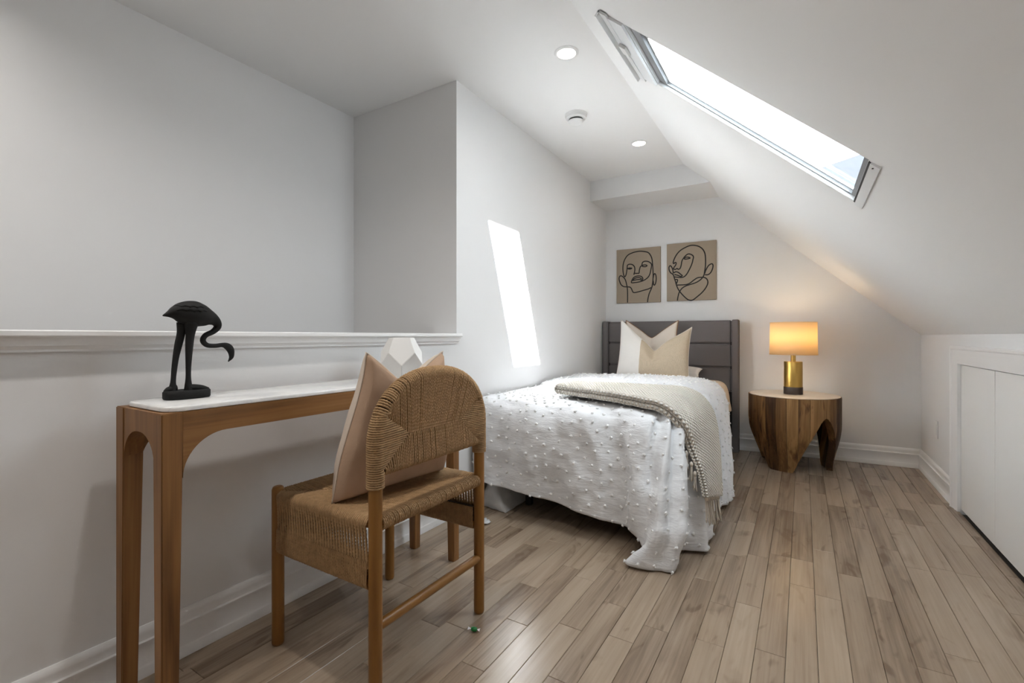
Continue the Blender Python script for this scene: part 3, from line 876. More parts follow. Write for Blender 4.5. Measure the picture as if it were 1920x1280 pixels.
o = back.build('woven_back', M['cord'], ch, smooth=True, fix=False); tag(o, kind='stuff')
# core sheet inside the back so that no daylight shows between cords
b = MB()
poly = [(HY0, 0.632)] + [(YM - HWD + 2*HWD*k/30, arch_z(YM - HWD + 2*HWD*k/30)) for k in range(31)] + [(HY1, 0.632)]
b.prism(poly, 'x', HX1-0.003, HX1+0.003); b.build('back_core', M['cord_core'], ch)
# --- seat: envelope weave
seat = MB()
SXm = (HX0+HX1)/2; SA, SB = HY0+0.20, HY1-0.20
def sz(s, r): return 0.004 + (r-0.004)*s**0.7
rf = RR + CR_
y = HY0 + 0.017
while y < HY1 - 0.016:      # cords over the front and rear rails
    half = min(1.0, (y-HY0)/(SA-HY0), (HY1-y)/(HY1-SB))
    for xr, sg in ((HX0, -1), (HX1, 1)):
        xi = SXm if half >= 1 else xr + (SXm-xr)*half
        pts = []
        for k in range(8):
            s = k/7; pts.append((xi + (xr-xi)*s, y, ZS + sz(s*0.8+0.2, rf)))
        for k in range(1, 10):
            a = PI*k/9; pts.append((xr + sg*rf*math.sin(a), y, ZS + rf*math.cos(a)))
        pts.append((xr - sg*0.05*half, y, ZS - rf))
        cord(seat, pts)
    y += CP + (0.002 if rc.random() < 0.18 else 0)
for yr, sg, yi_ in ((HY0, -1, SA), (HY1, 1, SB)):    # cords over the side rails
    x = HX0 + 0.020
    while x < HX1 - 0.018:
        q = 1 - abs((x-SXm)/(SXm-HX0))
        yi = yr + (yi_-yr)*q
        r2 = RR - 0.002 + CR_
        pts = []
        for k in range(7):
            s = k/6; pts.append((x, yi + (yr-yi)*s, ZS + sz(s*0.8+0.2, rf)))
        for k in range(1, 6):
            a = PI/2*k/5; pts.append((x, yr + sg*r2*math.sin(a), ZS + r2*math.cos(a)))
        cord(seat, pts)
        x += CP
o = seat.build('woven_seat', M['cord'], ch, smooth=True, fix=False); tag(o, kind='stuff')
b = MB(); b.box((HX0, HY0, ZS-0.004), (HX1, HY1, ZS+0.002)); b.build('seat_core', M['cord_core'], ch)
for yr, sg in ((HY0, -1), (HY1, 1)):
    sd = MB(); r2 = RR - 0.002 + CR_
    x = HX0 + 0.022; k_ = 0
    while x < HX1 - 0.020:      # open lattice between the rails
        sl_ = 0.016 if k_ % 2 else 0.004
        cord(sd, [(x, yr + sg*r2, ZS+0.002), (x + sl_*0.5, yr + sg*(r2-0.002), 0.44), (x + sl_, yr + sg*r2*0.9, ZLOW+0.045)])
        x += 0.0062; k_ += 1
    x = HX0 + 0.020
    while x < HX1 - 0.018:      # close binding on the lower rail
        pts = [(x+0.004, yr + sg*(r2+0.001), ZLOW+0.066), (x+0.002, yr + sg*(r2+0.001), ZLOW+0.03), (x, yr + sg*(r2+0.001), ZLOW)]
        for k in range(1, 8):
            a = PI*k/7; pts.append((x, yr + sg*r2*math.cos(a), ZLOW - r2*math.sin(a)))
        pts.append((x, yr - sg*r2, ZLOW+0.064))
        cord(sd, pts); x += CP
    o = sd.build('woven_side', M['cord'], ch, smooth=True, fix=False); tag(o, kind='stuff')
    b = MB(); b.box((HX0+0.015, yr-0.006, ZLOW), (HX1-0.015, yr+0.006, ZLOW+0.062)); b.build('side_core', M['cord_core'], ch)

# ================================================================== CUSHIONS
def pillow_grid(w, h, t, chop=0.0, vee=0.0, n=44, k=0.07, seed=0, ears=(0, 0), chw=0.36, wr=0.004, pw=0.42, taper=0.0):
    """front and back grids in local (x across, y up from centre, z thickness)"""
    A, B = [], []
    for i in range(n+1):
        u = -1 + 2*i/n; ra, rb = [], []
        for j in range(n+1):
            v = -1 + 2*j/n
            x = w/2*u*(1 - k*(1-v*v)); y = h/2*v*(1 - k*(1-u*u))
            x *= 1 - taper*sm(-0.6, 1.0, v)
            top = sm(-0.5, 1.0, v)
            g = math.exp(-((u-0.05)/chw)**2)
            y -= chop*h*g*top
            y -= vee*h*(1-abs(u-0.03)**1.1)*sm(-0.9, 1.0, v)
            y += h*(ears[0]*sm(0.2, 1, -u) + ears[1]*sm(0.2, 1, u))*sm(0, 1, v)
            T = t/2*max(0.0, (1-u*u)*(1-v*v))**pw
            T *= 1 - 0.55*math.exp(-((u-0.05)/0.16)**2)*sm(0.1, 1.0, v)*(1 if chop+vee > 0 else 0)
            f = wr*(mnoise.noise(Vector((u*2.3+seed, v*2.3, seed*1.7))) + 0.5*mnoise.noise(Vector((u*6+seed, v*5, seed)))) * (1-u*u)**0.3*(1-v*v)**0.3
            ra.append((x, y, T+f)); rb.append((x, y, -T+f))
        A.append(ra); B.append(rb)
    return A, B
def place(G, mat4):
    return [[mat4 @ Vector(p) for p in row] for row in G]
def frame(origin, xdir, up):
    x = Vector(xdir).normalized(); y = Vector(up); y = (y - x*y.dot(x)).normalized(); z = x.cross(y)
    m = Matrix((x, y, z)).transposed().to_4x4(); m.translation = Vector(origin); return m
def edge_path(A):
    n = len(A)-1
    return [A[i][0] for i in range(n)] + [A[n][j] for j in range(n)] + [A[i][n] for i in range(n, 0, -1)] + [A[0][j] for j in range(n, 0, -1)]

# chair cushion: front face blush, reverse paler; leans on the chair back
cu = thing('chair_cushion', 'blush pink linen cushion leaning on the woven back of the chair', 'cushion', (-1.12, 1.13, 0.50))
A, B = pillow_grid(0.455, 0.440, 0.150, pw=0.30, wr=0.009, chop=0.06, vee=0.14, taper=0.30, seed=3.1, k=0.06, ears=(0.03, 0.03))
m4 = frame((-1.138, 1.134, 0.720), (0.10, 1.0, 0.0), (0.16, 0.0, 1.0))
A, B = place(A, m4), place(B, m4)
b = MB(); b.grid(A); b.build('blush_face', M['blush'], cu, smooth=True)
b = MB(); b.grid(B); b.build('pale_face', M['blush_light'], cu, smooth=True)
b = MB(); b.tube(edge_path(A), 0.0028, 6, closed=True); b.build('seam', M['blush_light'], cu, smooth=True)
# ================================================================== BED
TB = (YBR-YBL)/(XK-XLF)                     # back wall skew
def hb_y(x, d=0.0): return y_back(x) - 0.045 - d
bed = thing('single_bed', 'single bed with a grey upholstered headboard against the back wall', 'bed', (-1.09, 3.4, 0))
HBX0, HBX1, HBZ = -1.672, -0.470, 1.148
def skew_box(b, x0, x1, d0, d1, z0, z1, bev=0.006):
    """box parallel to the back wall; d measured forwards from the headboard back"""
    bm = bmesh.new()
    V = []
    for z in (z0, z1):
        for x, d in ((x0, d1), (x1, d1), (x1, d0), (x0, d0)): V.append(bm.verts.new((x, hb_y(x, d), z)))
    for f in ((0,3,2,1),(4,5,6,7),(0,1,5,4),(1,2,6,5),(2,3,7,6),(3,0,4,7)): bm.faces.new([V[i] for i in f])
    if bev: bmesh.ops.bevel(bm, geom=bm.edges[:], offset=bev, segments=3, affect='EDGES')
    b.addbm(bm)
for x0, x1 in ((HBX0, HBX0+0.052), (HBX1-0.052, HBX1)):
    b = MB(); skew_box(b, x0, x1, 0.0, 0.105, 0.0, HBZ); b.build('headboard_post', M['greyfab'], bed, smooth=True, angle=40)
for z0, z1 in ((0.520, 0.7285), (0.7315, 0.9385), (0.9415, HBZ-0.004)):
    b = MB(); skew_box(b, HBX0+0.055, HBX1-0.055, 0.03, 0.088, z0, z1, 0.012); b.build('headboard_panel', M['greyfab'], bed, smooth=True, angle=40)
b = MB(); skew_box(b, HBX0+0.050, HBX1-0.050, 0.004, 0.072, 0.525, HBZ-0.012, 0); b.build('headboard_backing', M['seam'], bed)
BX0, BX1, BY0, BY1 = -1.625, -0.565, 2.345, 4.39
for x0 in (BX0+0.02, BX1-0.06):
    b = MB(); b.box((x0, BY0+0.02, 0.285), (x0+0.04, BY1+0.02, 0.335), 0.003); b.build('side_rail', M['blackmetal'], bed)
for y0 in (BY0+0.02, 3.3, BY1-0.04):
    b = MB(); b.box((BX0+0.06, y0, 0.290), (BX1-0.06, y0+0.04, 0.335), 0.003); b.build('cross_rail', M['blackmetal'], bed)
for y0 in [BY0 + 0.2 + 0.21*k for k in range(9)]:
    b = MB(); b.box((BX0+0.03, y0, 0.336), (BX1-0.03, y0+0.05, 0.344)); b.build('slat', M['blackmetal'], bed)
for x0, y0 in ((-1.405, 2.425), (BX1-0.14, 2.425), (BX0+0.03, 4.33), (BX1-0.055, 4.33), (-1.1, 3.3)):
    b = MB(); b.box((x0, y0, 0.0), (x0+0.035, y0+0.035, 0.29), 0.003); b.build('leg', M['blackmetal'], bed)
# black lower head rail bridging to the headboard
b = MB(); skew_box(b, HBX0+0.055, HBX1-0.055, 0.03, 0.06, 0.16, 0.515, 0.003); b.build('head_rail', M['blackmetal'], bed)

b = MB(); b.origin = (-1.09, 3.37, 0.345)
bm = bmesh.new(); bmesh.ops.create_cube(bm, size=1.0)
for v in bm.verts: v.co = Vector(((BX0+BX1)/2 + v.co.x*(BX1-BX0), (BY0+BY1)/2 + v.co.y*(BY1-BY0), 0.4725 + v.co.z*0.255))
bmesh.ops.bevel(bm, geom=bm.edges[:], offset=0.045, segments=5, affect='EDGES')
b.addbm(bm); o = b.build('mattress', M['mattress'], smooth=True, angle=60)
tag(o, 'white single mattress under the bedding on the bed frame', 'mattress')

def fbm(p, s, seed=0.0):
    q = Vector((p[0]*s+seed, p[1]*s-seed, p[2]*s+2*seed)); return mnoise.noise(q) + 0.5*mnoise.noise(q*2.1)
# cream sheet across the head end, overhanging the right side
P = []
for i in range(41):
    y = 3.55 + (4.375-3.55)*i/40
    row = cr([(-1.615, y, 0.612), (-1.3, y, 0.618), (-0.9, y, 0.620), (-0.66, y, 0.620), (-0.585, y-0.003, 0.605), (-0.545, y-0.01, 0.54), (-0.525, y-0.02, 0.46), (-0.512, y-0.03, 0.385+0.012*math.sin(y*17))], 8)
    P.append([Vector(q) + Vector((0.010*fbm(q, 6, 4)*sm(-0.7, -0.55, q[0]), 0, 0.003*fbm(q, 9, 1))) for q in row])
b = MB(); b.origin = (-1.09, 4.0, 0.62); b.grid(P, flip=True)
o = b.build('bed_sheet', M['sheet'], smooth=True); s = o.modifiers.new('thick', 'SOLIDIFY'); s.thickness = 0.004; s.offset = 0
tag(o, 'cream bed sheet showing beside the pillows and over the mattress edge', 'bed sheet')

# ---------------- comforter
com = thing('tufted_comforter', 'white comforter covered in small tufts, draped over the bed down to the floor', 'comforter', (-1.09, 2.8, 0.62))
TX0, TX1, TY0, TY1 = -1.640, -0.600, 2.400, 3.350     # top field
ZTOP = 0.640
ND = 60
# key stations round the edge: (param, [top edge, shoulder, upper, mid, low, hem])
def fr_key(x, hem_z, yo=0.0, hy=0.0):
    return [(x, TY0, ZTOP), (x, 2.290+yo, 0.618), (x, 2.225+yo, 0.545), (x, 2.205+yo, 0.38), (x, 2.195+yo+hy*0.5, 0.24), (x, 2.185+yo+hy, hem_z)]
KEY = []
KEY.append((0.00, fr_key(-1.640, 0.175, 0.02)))
KEY.append((0.18, fr_key(-1.450, 0.165, 0.00, 0.02)))
KEY.append((0.40, fr_key(-1.220, 0.150, -0.012, 0.03)))
KEY.append((0.62, fr_key(-0.990, 0.125, 0.0, 0.01)))
KEY.append((0.82, fr_key(-0.790, 0.105, -0.010, 0.0)))
KEY.append((0.93, [(-0.690, TY0, ZTOP), (-0.690, 2.285, 0.617), (-0.690, 2.205, 0.54), (-0.695, 2.175, 0.37), (-0.695, 2.175, 0.23), (-0.700, 2.190, 0.095)]))
KEY.append((1.00, [(TX1, TY0, ZTOP), (-0.610, 2.285, 0.615), (-0.612, 2.190, 0.53), (-0.632, 2.125, 0.36), (-0.648, 2.115, 0.22), (-0.668, 2.155, 0.105)]))
KEY.append((1.07, [(TX1, TY0, ZTOP), (-0.595, 2.290, 0.614), (-0.592, 2.190, 0.53), (-0.602, 2.105, 0.34), (-0.606, 2.080, 0.18), (-0.612, 2.085, 0.080)]))
KEY.append((1.14, [(TX1, TY0, ZTOP), (-0.575, 2.300, 0.613), (-0.567, 2.196, 0.53), (-0.578, 2.100, 0.33), (-0.580, 2.055, 0.15), (-0.606, 2.035, 0.045)]))
KEY.append((1.23, [(TX1, TY0, ZTOP), (-0.560, 2.308, 0.612), (-0.540, 2.208, 0.53), (-0.545, 2.098, 0.33), (-0.550, 2.040, 0.14), (-0.655, 2.010, 0.012)]))
KEY.append((1.36, [(TX1, TY0, ZTOP), (-0.543, 2.322, 0.610), (-0.515, 2.228, 0.53), (-0.500, 2.110, 0.33), (-0.500, 2.045, 0.15), (-0.535, 2.015, 0.008)]))
KEY.append((1.50, [(TX1, TY0, ZTOP), (-0.530, 2.345, 0.608), (-0.492, 2.262, 0.53), (-0.462, 2.155, 0.33), (-0.458, 2.085, 0.15), (-0.478, 2.050, 0.008)]))
KEY.append((1.64, [(TX1, TY0, ZTOP), (-0.524, 2.370, 0.607), (-0.488, 2.315, 0.53), (-0.476, 2.250, 0.33), (-0.484, 2.205, 0.15), (-0.500, 2.190, 0.020)]))
KEY.append((1.80, [(TX1, TY0, ZTOP), (-0.521, 2.400, 0.607), (-0.474, 2.370, 0.53), (-0.438, 2.330, 0.33), (-0.418, 2.300, 0.15), (-0.420, 2.285, 0.015)]))
KEY.append((2.00, [(TX1, TY0, ZTOP), (-0.520, 2.430, 0.607), (-0.468, 2.420, 0.53), (-0.425, 2.400, 0.33), (-0.398, 2.380, 0.15), (-0.382, 2.365, 0.015)]))
KEY.append((2.20, [(TX1, 2.590, ZTOP), (-0.522, 2.580, 0.607), (-0.470, 2.565, 0.53), (-0.435, 2.545, 0.33), (-0.412, 2.520, 0.16), (-0.398, 2.500, 0.030)]))
KEY.append((2.45, [(TX1, 2.830, ZTOP), (-0.522, 2.820, 0.607), (-0.470, 2.805, 0.53), (-0.448, 2.785, 0.33), (-0.435, 2.760, 0.17), (-0.430, 2.740, 0.060)]))
KEY.append((3.00, [(TX1, TY1, ZTOP), (-0.522, 3.340, 0.607), (-0.475, 3.325, 0.53), (-0.455, 3.300, 0.33), (-0.448, 3.280, 0.18), (-0.445, 3.250, 0.070)]))
kp = np.array([k[0] for k in KEY]); kv = np.array([k[1] for k in KEY], float)      # (nk, 6, 3)
def hermite_keys(t):
    i = int(np.clip(np.searchsorted(kp, t, side='right')-1, 0, len(kp)-2))
    h = kp[i+1]-kp[i]; s = (t-kp[i])/h
    def tan(j):
        if j <= 0: return (kv[1]-kv[0])/(kp[1]-kp[0])
        if j >= len(kp)-1: return (kv[-1]-kv[-2])/(kp[-1]-kp[-2])
        return (kv[j+1]-kv[j-1])/(kp[j+1]-kp[j-1])
    m0, m1 = tan(i)*h, tan(i+1)*h
    return (2*s**3-3*s*s+1)*kv[i] + (s**3-2*s*s+s)*m0 + (-2*s**3+3*s*s)*kv[i+1] + (s**3-s*s)*m1
def diag(f): return np.array((TX0 + (TX1-TX0)*f, TY1 + (TY0-TY1)*f, ZTOP))
params = [k/ND for k in range(ND)] + [1.0 + k/64 for k in range(64)] + [2.0 + k/ND for k in range(ND+1)]
G = []
for t in params:
    K = hermite_keys(t)
    if t <= 1.0: inner = diag(t); K[0] = (inner[0], TY0, ZTOP)
    elif t < 2.0: inner = diag(1.0); K[0] = inner
    else: inner = diag(3.0-t); K[0] = (TX1, inner[1], ZTOP)
    row = [inner + (K[0]-inner)*k/26 for k in range(26)]
    skirt = cr([tuple(q) for q in K], 12)
    G.append([np.array(q) for q in row] + [np.array(q) for q in skirt])
nr, ncol = len(G), len(G[0])
GA = np.array(G)
# wrinkles: displace along approximate outward direction
DU = np.gradient(GA, axis=0); DV = np.gradient(GA, axis=1)
NN = np.cross(DV, DU); ln = np.linalg.norm(NN, axis=2)
NN[ln < 1e-9] = (0, 0, 1); NN /= (np.linalg.norm(NN, axis=2)[..., None] + 1e-12)
NN[:, :26] = (0, 0, 1)
OUT = GA.copy()
for i in range(nr):
    t = params[i]
    for j in range(ncol):
        p = GA[i, j]
        dn_ = sm(26, 45, j)                       # 0 on top, 1 towards the hem
        d = (0.007 + 0.010*dn_)*fbm(p, 4.5, 2.0) + 0.0035*fbm(p, 15, 5.0)
        # soft drapery folds
        d += dn_*0.019*math.sin(t*21 + 3*(1-dn_) + 1.3*mnoise.noise(Vector((t*3, dn_*2, 0))))*(0.5 + 0.5*sm(0.4, 1.2, t))
        q = Vector((p[0]*7 + p[2]*4, p[1]*7, p[2]*3.0 - p[0]*3))
        d += (0.25+0.75*dn_)*0.013*(1-abs(mnoise.noise(q))*2.2)
        if j > 26: d += dn_*0.004*fbm(p, 26, 9.0)
        OUT[i, j] = p + NN[i, j]*d
        if OUT[i, j, 2] < 0.006: OUT[i, j, 2] = 0.006 + 0.1*max(0, OUT[i, j, 2])
# keep coincident diagonal points welded
b = MB(); b.grid(OUT.tolist())
o = b.build('cover', M['comforter'], com, smooth=True, weld=0.0005)
s = o.modifiers.new('thick', 'SOLIDIFY'); s.thickness = 0.014; s.offset = -1.0
COVER = OUT

# folded-back band at the head end
BK = [
 (0.0, [(-1.645, 3.03, 0.668), (-1.2, 3.06, 0.680), (-0.80, 3.10, 0.680), (-0.620, 3.12, 0.668), (-0.520, 3.11, 0.622), (-0.466, 3.08, 0.53), (-0.432, 3.00, 0.34), (-0.405, 2.93, 0.17), (-0.392, 2.88, 0.035)]),
 (0.35, [(-1.645, 3.36, 0.675), (-1.2, 3.38, 0.690), (-0.80, 3.42, 0.690), (-0.620, 3.42, 0.674), (-0.515, 3.40, 0.628), (-0.458, 3.34, 0.53), (-0.418, 3.20, 0.34), (-0.388, 3.08, 0.17), (-0.372, 3.01, 0.022)]),
 (0.7, [(-1.645, 3.68, 0.680), (-1.2, 3.72, 0.694), (-0.80, 3.74, 0.694), (-0.630, 3.73, 0.678), (-0.525, 3.70, 0.632), (-0.466, 3.60, 0.53), (-0.420, 3.40, 0.34), (-0.385, 3.22, 0.17), (-0.366, 3.12, 0.016)]),
 (1.0, [(-1.645, 3.92, 0.672), (-1.2, 3.95, 0.684), (-0.80, 3.96, 0.682), (-0.640, 3.94, 0.668), (-0.530, 3.90, 0.622), (-0.466, 3.80, 0.51), (-0.430, 3.58, 0.34), (-0.390, 3.36, 0.17), (-0.366, 3.235, 0.014)])]
bp_ = np.array([k[0] for k in BK]); bv = np.array([k[1] for k in BK], float)
Bd = []
nb = 64
for i in range(nb+1):
    t = i/nb
    K = np.array([[np.interp(t, bp_, bv[:, a, c]) for c in range(3)] for a in range(bv.shape[1])])
    Bd.append(cr([tuple(q) for q in K], 11))
BA = np.array(Bd)
DU = np.gradient(BA, axis=0); DV = np.gradient(BA, axis=1); NN = np.cross(DU, DV); NN /= (np.linalg.norm(NN, axis=2)[..., None]+1e-12)
if NN[nb//2, 5, 2] < 0: NN = -NN
for i in range(nb+1):
    for j in range(BA.shape[1]):
        p = BA[i, j]
        dn_ = sm(36, 60, j)
        d = 0.008*fbm(p, 5, 7.0) + 0.003*fbm(p, 17, 3.0) + dn_*0.010*math.sin(i*0.33 + 2*dn_)
        d -= 0.022*(1-sm(0, 5, i)) * (1-dn_*0.6)
        d -= 0.020*(1-sm(0, 5, nb-i))
        BA[i, j] = p + NN[i, j]*d
        if BA[i, j, 2] < 0.006: BA[i, j, 2] = 0.006
b = MB(); b.grid(BA.tolist(), flip=True)
o = b.build('folded_back_edge', M['comforter'], com, smooth=True)
s = o.modifiers.new('thick', 'SOLIDIFY'); s.thickness = 0.014; s.offset = -1.0

# tufts scattered over cover and band
rt = random.Random(3)
tb = MB()
def scatter(A, spacing, skip):
    n, m = A.shape[0], A.shape[1]
    tri = []
    for i in range(n-1):
        for j in range(m-1):
            if skip(i, j, A[i, j]): continue
            e1 = A[i+1, j]-A[i, j]; e2 = A[i, j+1]-A[i, j]; nn = np.cross(e1, e2); ar = np.linalg.norm(nn)
            if ar > 1e-8: tri.append((ar, i, j, nn/ar))
    w = np.cumsum([q[0] for q in tri]); tot = w[-1]
    pts = []; cells = {}
    tries = int(tot/(spacing**2)*12)
    for _ in range(tries):
        k = int(np.searchsorted(w, rt.random()*tot)); ar, i, j, nn = tri[min(k, len(tri)-1)]
        a, c = rt.random(), rt.random()
        p = A[i, j]*(1-a)*(1-c) + A[i+1, j]*a*(1-c) + A[i, j+1]*(1-a)*c + A[i+1, j+1]*a*c
        key = tuple(int(math.floor(q/spacing)) for q in p)
        ok = True
        for dx in (-1, 0, 1):
            for dy in (-1, 0, 1):
                for dz in (-1, 0, 1):
                    for q in cells.get((key[0]+dx, key[1]+dy, key[2]+dz), ()):
                        if np.linalg.norm(q-p) < spacing: ok = False
        if ok:
            cells.setdefault(key, []).append(p); pts.append((p, nn))
    return pts
def add_tuft(p, nn, sgn):
    nn = nn*sgn
    ref = np.array((0.3, 0.5, 0.8)); t1 = np.cross(nn, ref); t1 /= np.linalg.norm(t1); t2 = np.cross(nn, t1)
    R_ = rt.uniform(0.0058, 0.0086)
    V, Fc = [], []
    n_ = 6
    V.append(p + nn*R_*1.15)
    for ring_, (rr, hh) in enumerate(((0.75, 0.85), (1.05, 0.30), (0.8, -0.25))):
        for k in range(n_):
            a = 2*PI*k/n_ + ring_*0.4
            q = rt.uniform(0.7, 1.3)
            V.append(p + (t1*math.cos(a)+t2*math.sin(a))*R_*rr*q + nn*R_*hh)
    for k in range(n_): Fc.append((0, 1+k, 1+(k+1) % n_))
    for r_ in range(2):
        for k in range(n_): Fc.append((1+r_*n_+k, 1+(r_+1)*n_+k, 1+(r_+1)*n_+(k+1) % n_, 1+r_*n_+(k+1) % n_))
    base = len(V)
    for k in range(3):      # loose yarn ends
        a = rt.uniform(0, 2*PI); d_ = t1*math.cos(a)+t2*math.sin(a)
        e = p + d_*R_*rt.uniform(1.2, 1.9) + nn*R_*rt.uniform(0.4, 1.2)
        s_ = np.cross(d_, nn)*R_*0.28
        b0 = len(V); V.extend([p + nn*R_*0.3 + s_, p + nn*R_*0.3 - s_, p + nn*R_*0.9, e]); Fc.extend([(b0, b0+1, b0+3), (b0+1, b0+2, b0+3), (b0+2, b0, b0+3)])
    tb.add(V, Fc)
def skip_cover(i, j, p): return (p[1] > 3.04 and p[0] < -0.55) or (p[0] > -0.55 and p[1] > 2.86)
e1 = COVER[1, 5]-COVER[0, 5]; e2 = COVER[0, 6]-COVER[0, 5]
sg = 1.0 if np.cross(e1, e2)[2] > 0 else -1.0
for p, nn in scatter(COVER, 0.049, skip_cover): add_tuft(p, nn, sg)
e1 = BA[31, 5]-BA[30, 5]; e2 = BA[30, 6]-BA[30, 5]
sg = 1.0 if np.cross(e1, e2)[2] > 0 else -1.0
for p, nn in scatter(BA, 0.047, lambda i, j, p: False): add_tuft(p, nn, sg)
o = tb.build('tufts', M['tuft'], com, smooth=False, fix=False); tag(o, kind='stuff')

# ---------------- knitted throw
thr = thing('knitted_throw', 'folded oatmeal knitted throw with tassels lying across the bed foot', 'throw blanket', (-0.9, 2.5, 0.66))
# stations along the throw: (front edge point, back edge point, up vector weight)
TK = [
 ((-1.235, 2.470, 0.655), (-1.300, 2.720, 0.655)),
 ((-1.080, 2.425, 0.652), (-1.100, 2.730, 0.655)),
 ((-0.860, 2.345, 0.650), (-0.860, 2.750, 0.655)),
 ((-0.690, 2.290, 0.640), (-0.690, 2.790, 0.652)),
 ((-0.585, 2.275, 0.625), (-0.590, 2.830, 0.645)),
 ((-0.520, 2.290, 0.575), (-0.512, 2.850, 0.605)),
 ((-0.478, 2.310, 0.480), (-0.462, 2.840, 0.520)),
 ((-0.432, 2.285, 0.395), (-0.420, 2.740, 0.400)),
 ((-0.412, 2.270, 0.330), (-0.398, 2.640, 0.285)),
 ((-0.400, 2.258, 0.275), (-0.385, 2.565, 0.195))]
TK = [tuple((x_ + (0.014 if z_ < 0.6 else 0.0), y_, z_ + (0.014 if z_ > 0.6 else 0.0)) for x_, y_, z_ in q) for q in TK]
fa = np.array(cr([k[0] for k in TK], 10)); fb = np.array(cr([k[1] for k in TK], 10))
ns = len(fa)
tang = np.gradient((fa+fb)/2, axis=0); tang /= np.linalg.norm(tang, axis=1)[:, None]
sec = []      # cross-section outline (s across 0 front..1 back, height): two folded layers
H1 = 0.027
def arcpts(zc, r, n=7): return [(-math.sin(PI*k/n)*r*0.75, zc - r*math.cos(PI*k/n)) for k in range(n+1)]
outl = [('f', o_, h_) for o_, h_ in arcpts(H1/2, H1/2)] + [('f', 0.022, H1+0.0008)] + [('f', o_, h_) for o_, h_ in arcpts(H1*1.5+0.0016, H1/2)]
tops = [('t', k/16.0, 2*H1+0.0016) for k in range(1, 16)]
backs = [('b', -o_, h_) for o_, h_ in reversed(arcpts(H1*1.5+0.0016, H1/2))] + [('b', -0.010, H1+0.0008)] + [('b', -o_, h_) for o_, h_ in reversed(arcpts(H1/2, H1/2))]
bots = [('t', 1-k/8.0, 0.0) for k in range(1, 8)]
full = outl + tops + backs + bots
TG, TU = [], []
acc = 0.0
for i in range(ns):
    if i: acc += np.linalg.norm((fa[i]+fb[i])/2-(fa[i-1]+fb[i-1])/2)
    w = fb[i]-fa[i]; wl = np.linalg.norm(w); wd = w/wl
    up = np.cross(tang[i], wd); up /= np.linalg.norm(up)
    if up[2] < 0 and i < 40: up = -up
    if i >= 40 and up[0] < 0: up = -up
    endk = math.sqrt(max(0.0, 1-(1-min(1.0, acc/0.025))**2)) if acc < 0.025 else 1.0
    thin = 1.0 - 0.45*sm(50, 70, i)
    row, ru = [], []
    arc = 0.0; prev = None
    for kind_, a, h_ in full:
        if kind_ == 'f': q = fa[i] + wd*a
        elif kind_ == 'b': q = fb[i] + wd*a
        else: q = fa[i] + w*a
        hh = h_*thin
        hc = H1*thin
        hh = hc + (hh-hc)*(0.25+0.75*endk)
        n_ = 0.006*fbm(q, 9, 3.3) if kind_ == 't' and h_ > 0 else 0.003*fbm(q, 12, 1.3)
        pt = q + up*(hh + n_)
        if prev is not None: arc += np.linalg.norm(pt-prev)
        prev = pt
        row.append(tuple(pt)); ru.append((acc, arc))
    row.append(row[0]); ru.append((acc, arc + 0.01))
    TG.append(row); TU.append(ru)
b = MB(); b.grid(TG, uv=TU)
m_ = len(TG[0])
b.f.append(tuple(range(m_-1))); b.uv.append(None); b.mi.append(0)
b.f.append(tuple((ns-1)*m_ + k for k in range(m_-1))); b.uv.append(None); b.mi.append(0)
b.build('folded_blanket', M['knit'], thr, smooth=True)
rf_ = random.Random(9)
def tassel(p, L, lean=(0, 0)):
    b = MB(); p = np.array(p, float)
    b.tube([p + (0, 0, 0.016), p + (0, 0, 0.008), p, p + (0, 0, -0.008)], [0.003, 0.0075, 0.0080, 0.0045], 8)
    for k in range(6):
        a = rf_.uniform(0, 2*PI); sp_ = rf_.uniform(0.004, 0.013)
        c1 = p + (0.003*math.cos(a), 0.003*math.sin(a), -0.006)
        c2 = p + (lean[0]*0.5+sp_*0.5*math.cos(a), lean[1]*0.5+sp_*0.5*math.sin(a), -L*0.5)
        c3 = p + (lean[0]+sp_*math.cos(a+0.5), lean[1]+sp_*math.sin(a+0.5), -L*rf_.uniform(0.85, 1.05))
        b.tube(cr([c1, c2, c3], 5), 0.0022, 5)
    b.build('tassel', M['fringe'], thr, smooth=True)
for k in range(8):
    f = (k+0.5)/8
    q = fa[-1]*(1-f) + fb[-1]*f + np.array((0.012, 0, -0.006))
    tassel(q, 0.105 + 0.02*rf_.random(), (0.012, 0.01*rf_.uniform(-1, 1)))
for k in range(3):
    q = fa[62+5*k] + np.array((-0.006, -0.016, -0.01)); tassel(q, 0.07, (0.0, -0.008))

# ---------------- pillows
sp_t = thing('sleeping_pillow', 'flat white sleeping pillow lying low behind the scatter cushions', 'pillow', (-1.05, 4.2, 0.64))
A, B = pillow_grid(0.66, 0.27, 0.115, seed=8.2, k=0.04)
m4 = frame((-1.075, 4.275, 0.690), (1.0, TB, 0.0), (0.0, 1.0, 0.18))
A, B = place(A, m4), place(B, m4)
b = MB(); b.grid(A); b.grid(B, flip=True); b.build('pillowcase', M['pil_white'], sp_t, smooth=True, weld=0.0001)

bp1 = thing('cream_cushion', 'plain cream cushion with tan piping standing against the headboard', 'cushion', (-1.2, 4.3, 0.75))
A, B = pillow_grid(0.47, 0.40, 0.12, chop=0.06, vee=0.32, seed=1.4, k=0.06, ears=(0.0, 0.0))
m4 = frame((-1.175, 4.300, 0.952), (1.0, TB, 0.0), (-0.02, 0.16, 1.0))
A, B = place(A, m4), place(B, m4)
b = MB(); b.grid(A); b.grid(B, flip=True); b.build('cushion_cover', M['pil_cream'], bp1, smooth=True, weld=0.0001)
b = MB(); b.tube(edge_path(A), 0.0042, 6, closed=True); b.build('piping', M['piping'], bp1, smooth=True)

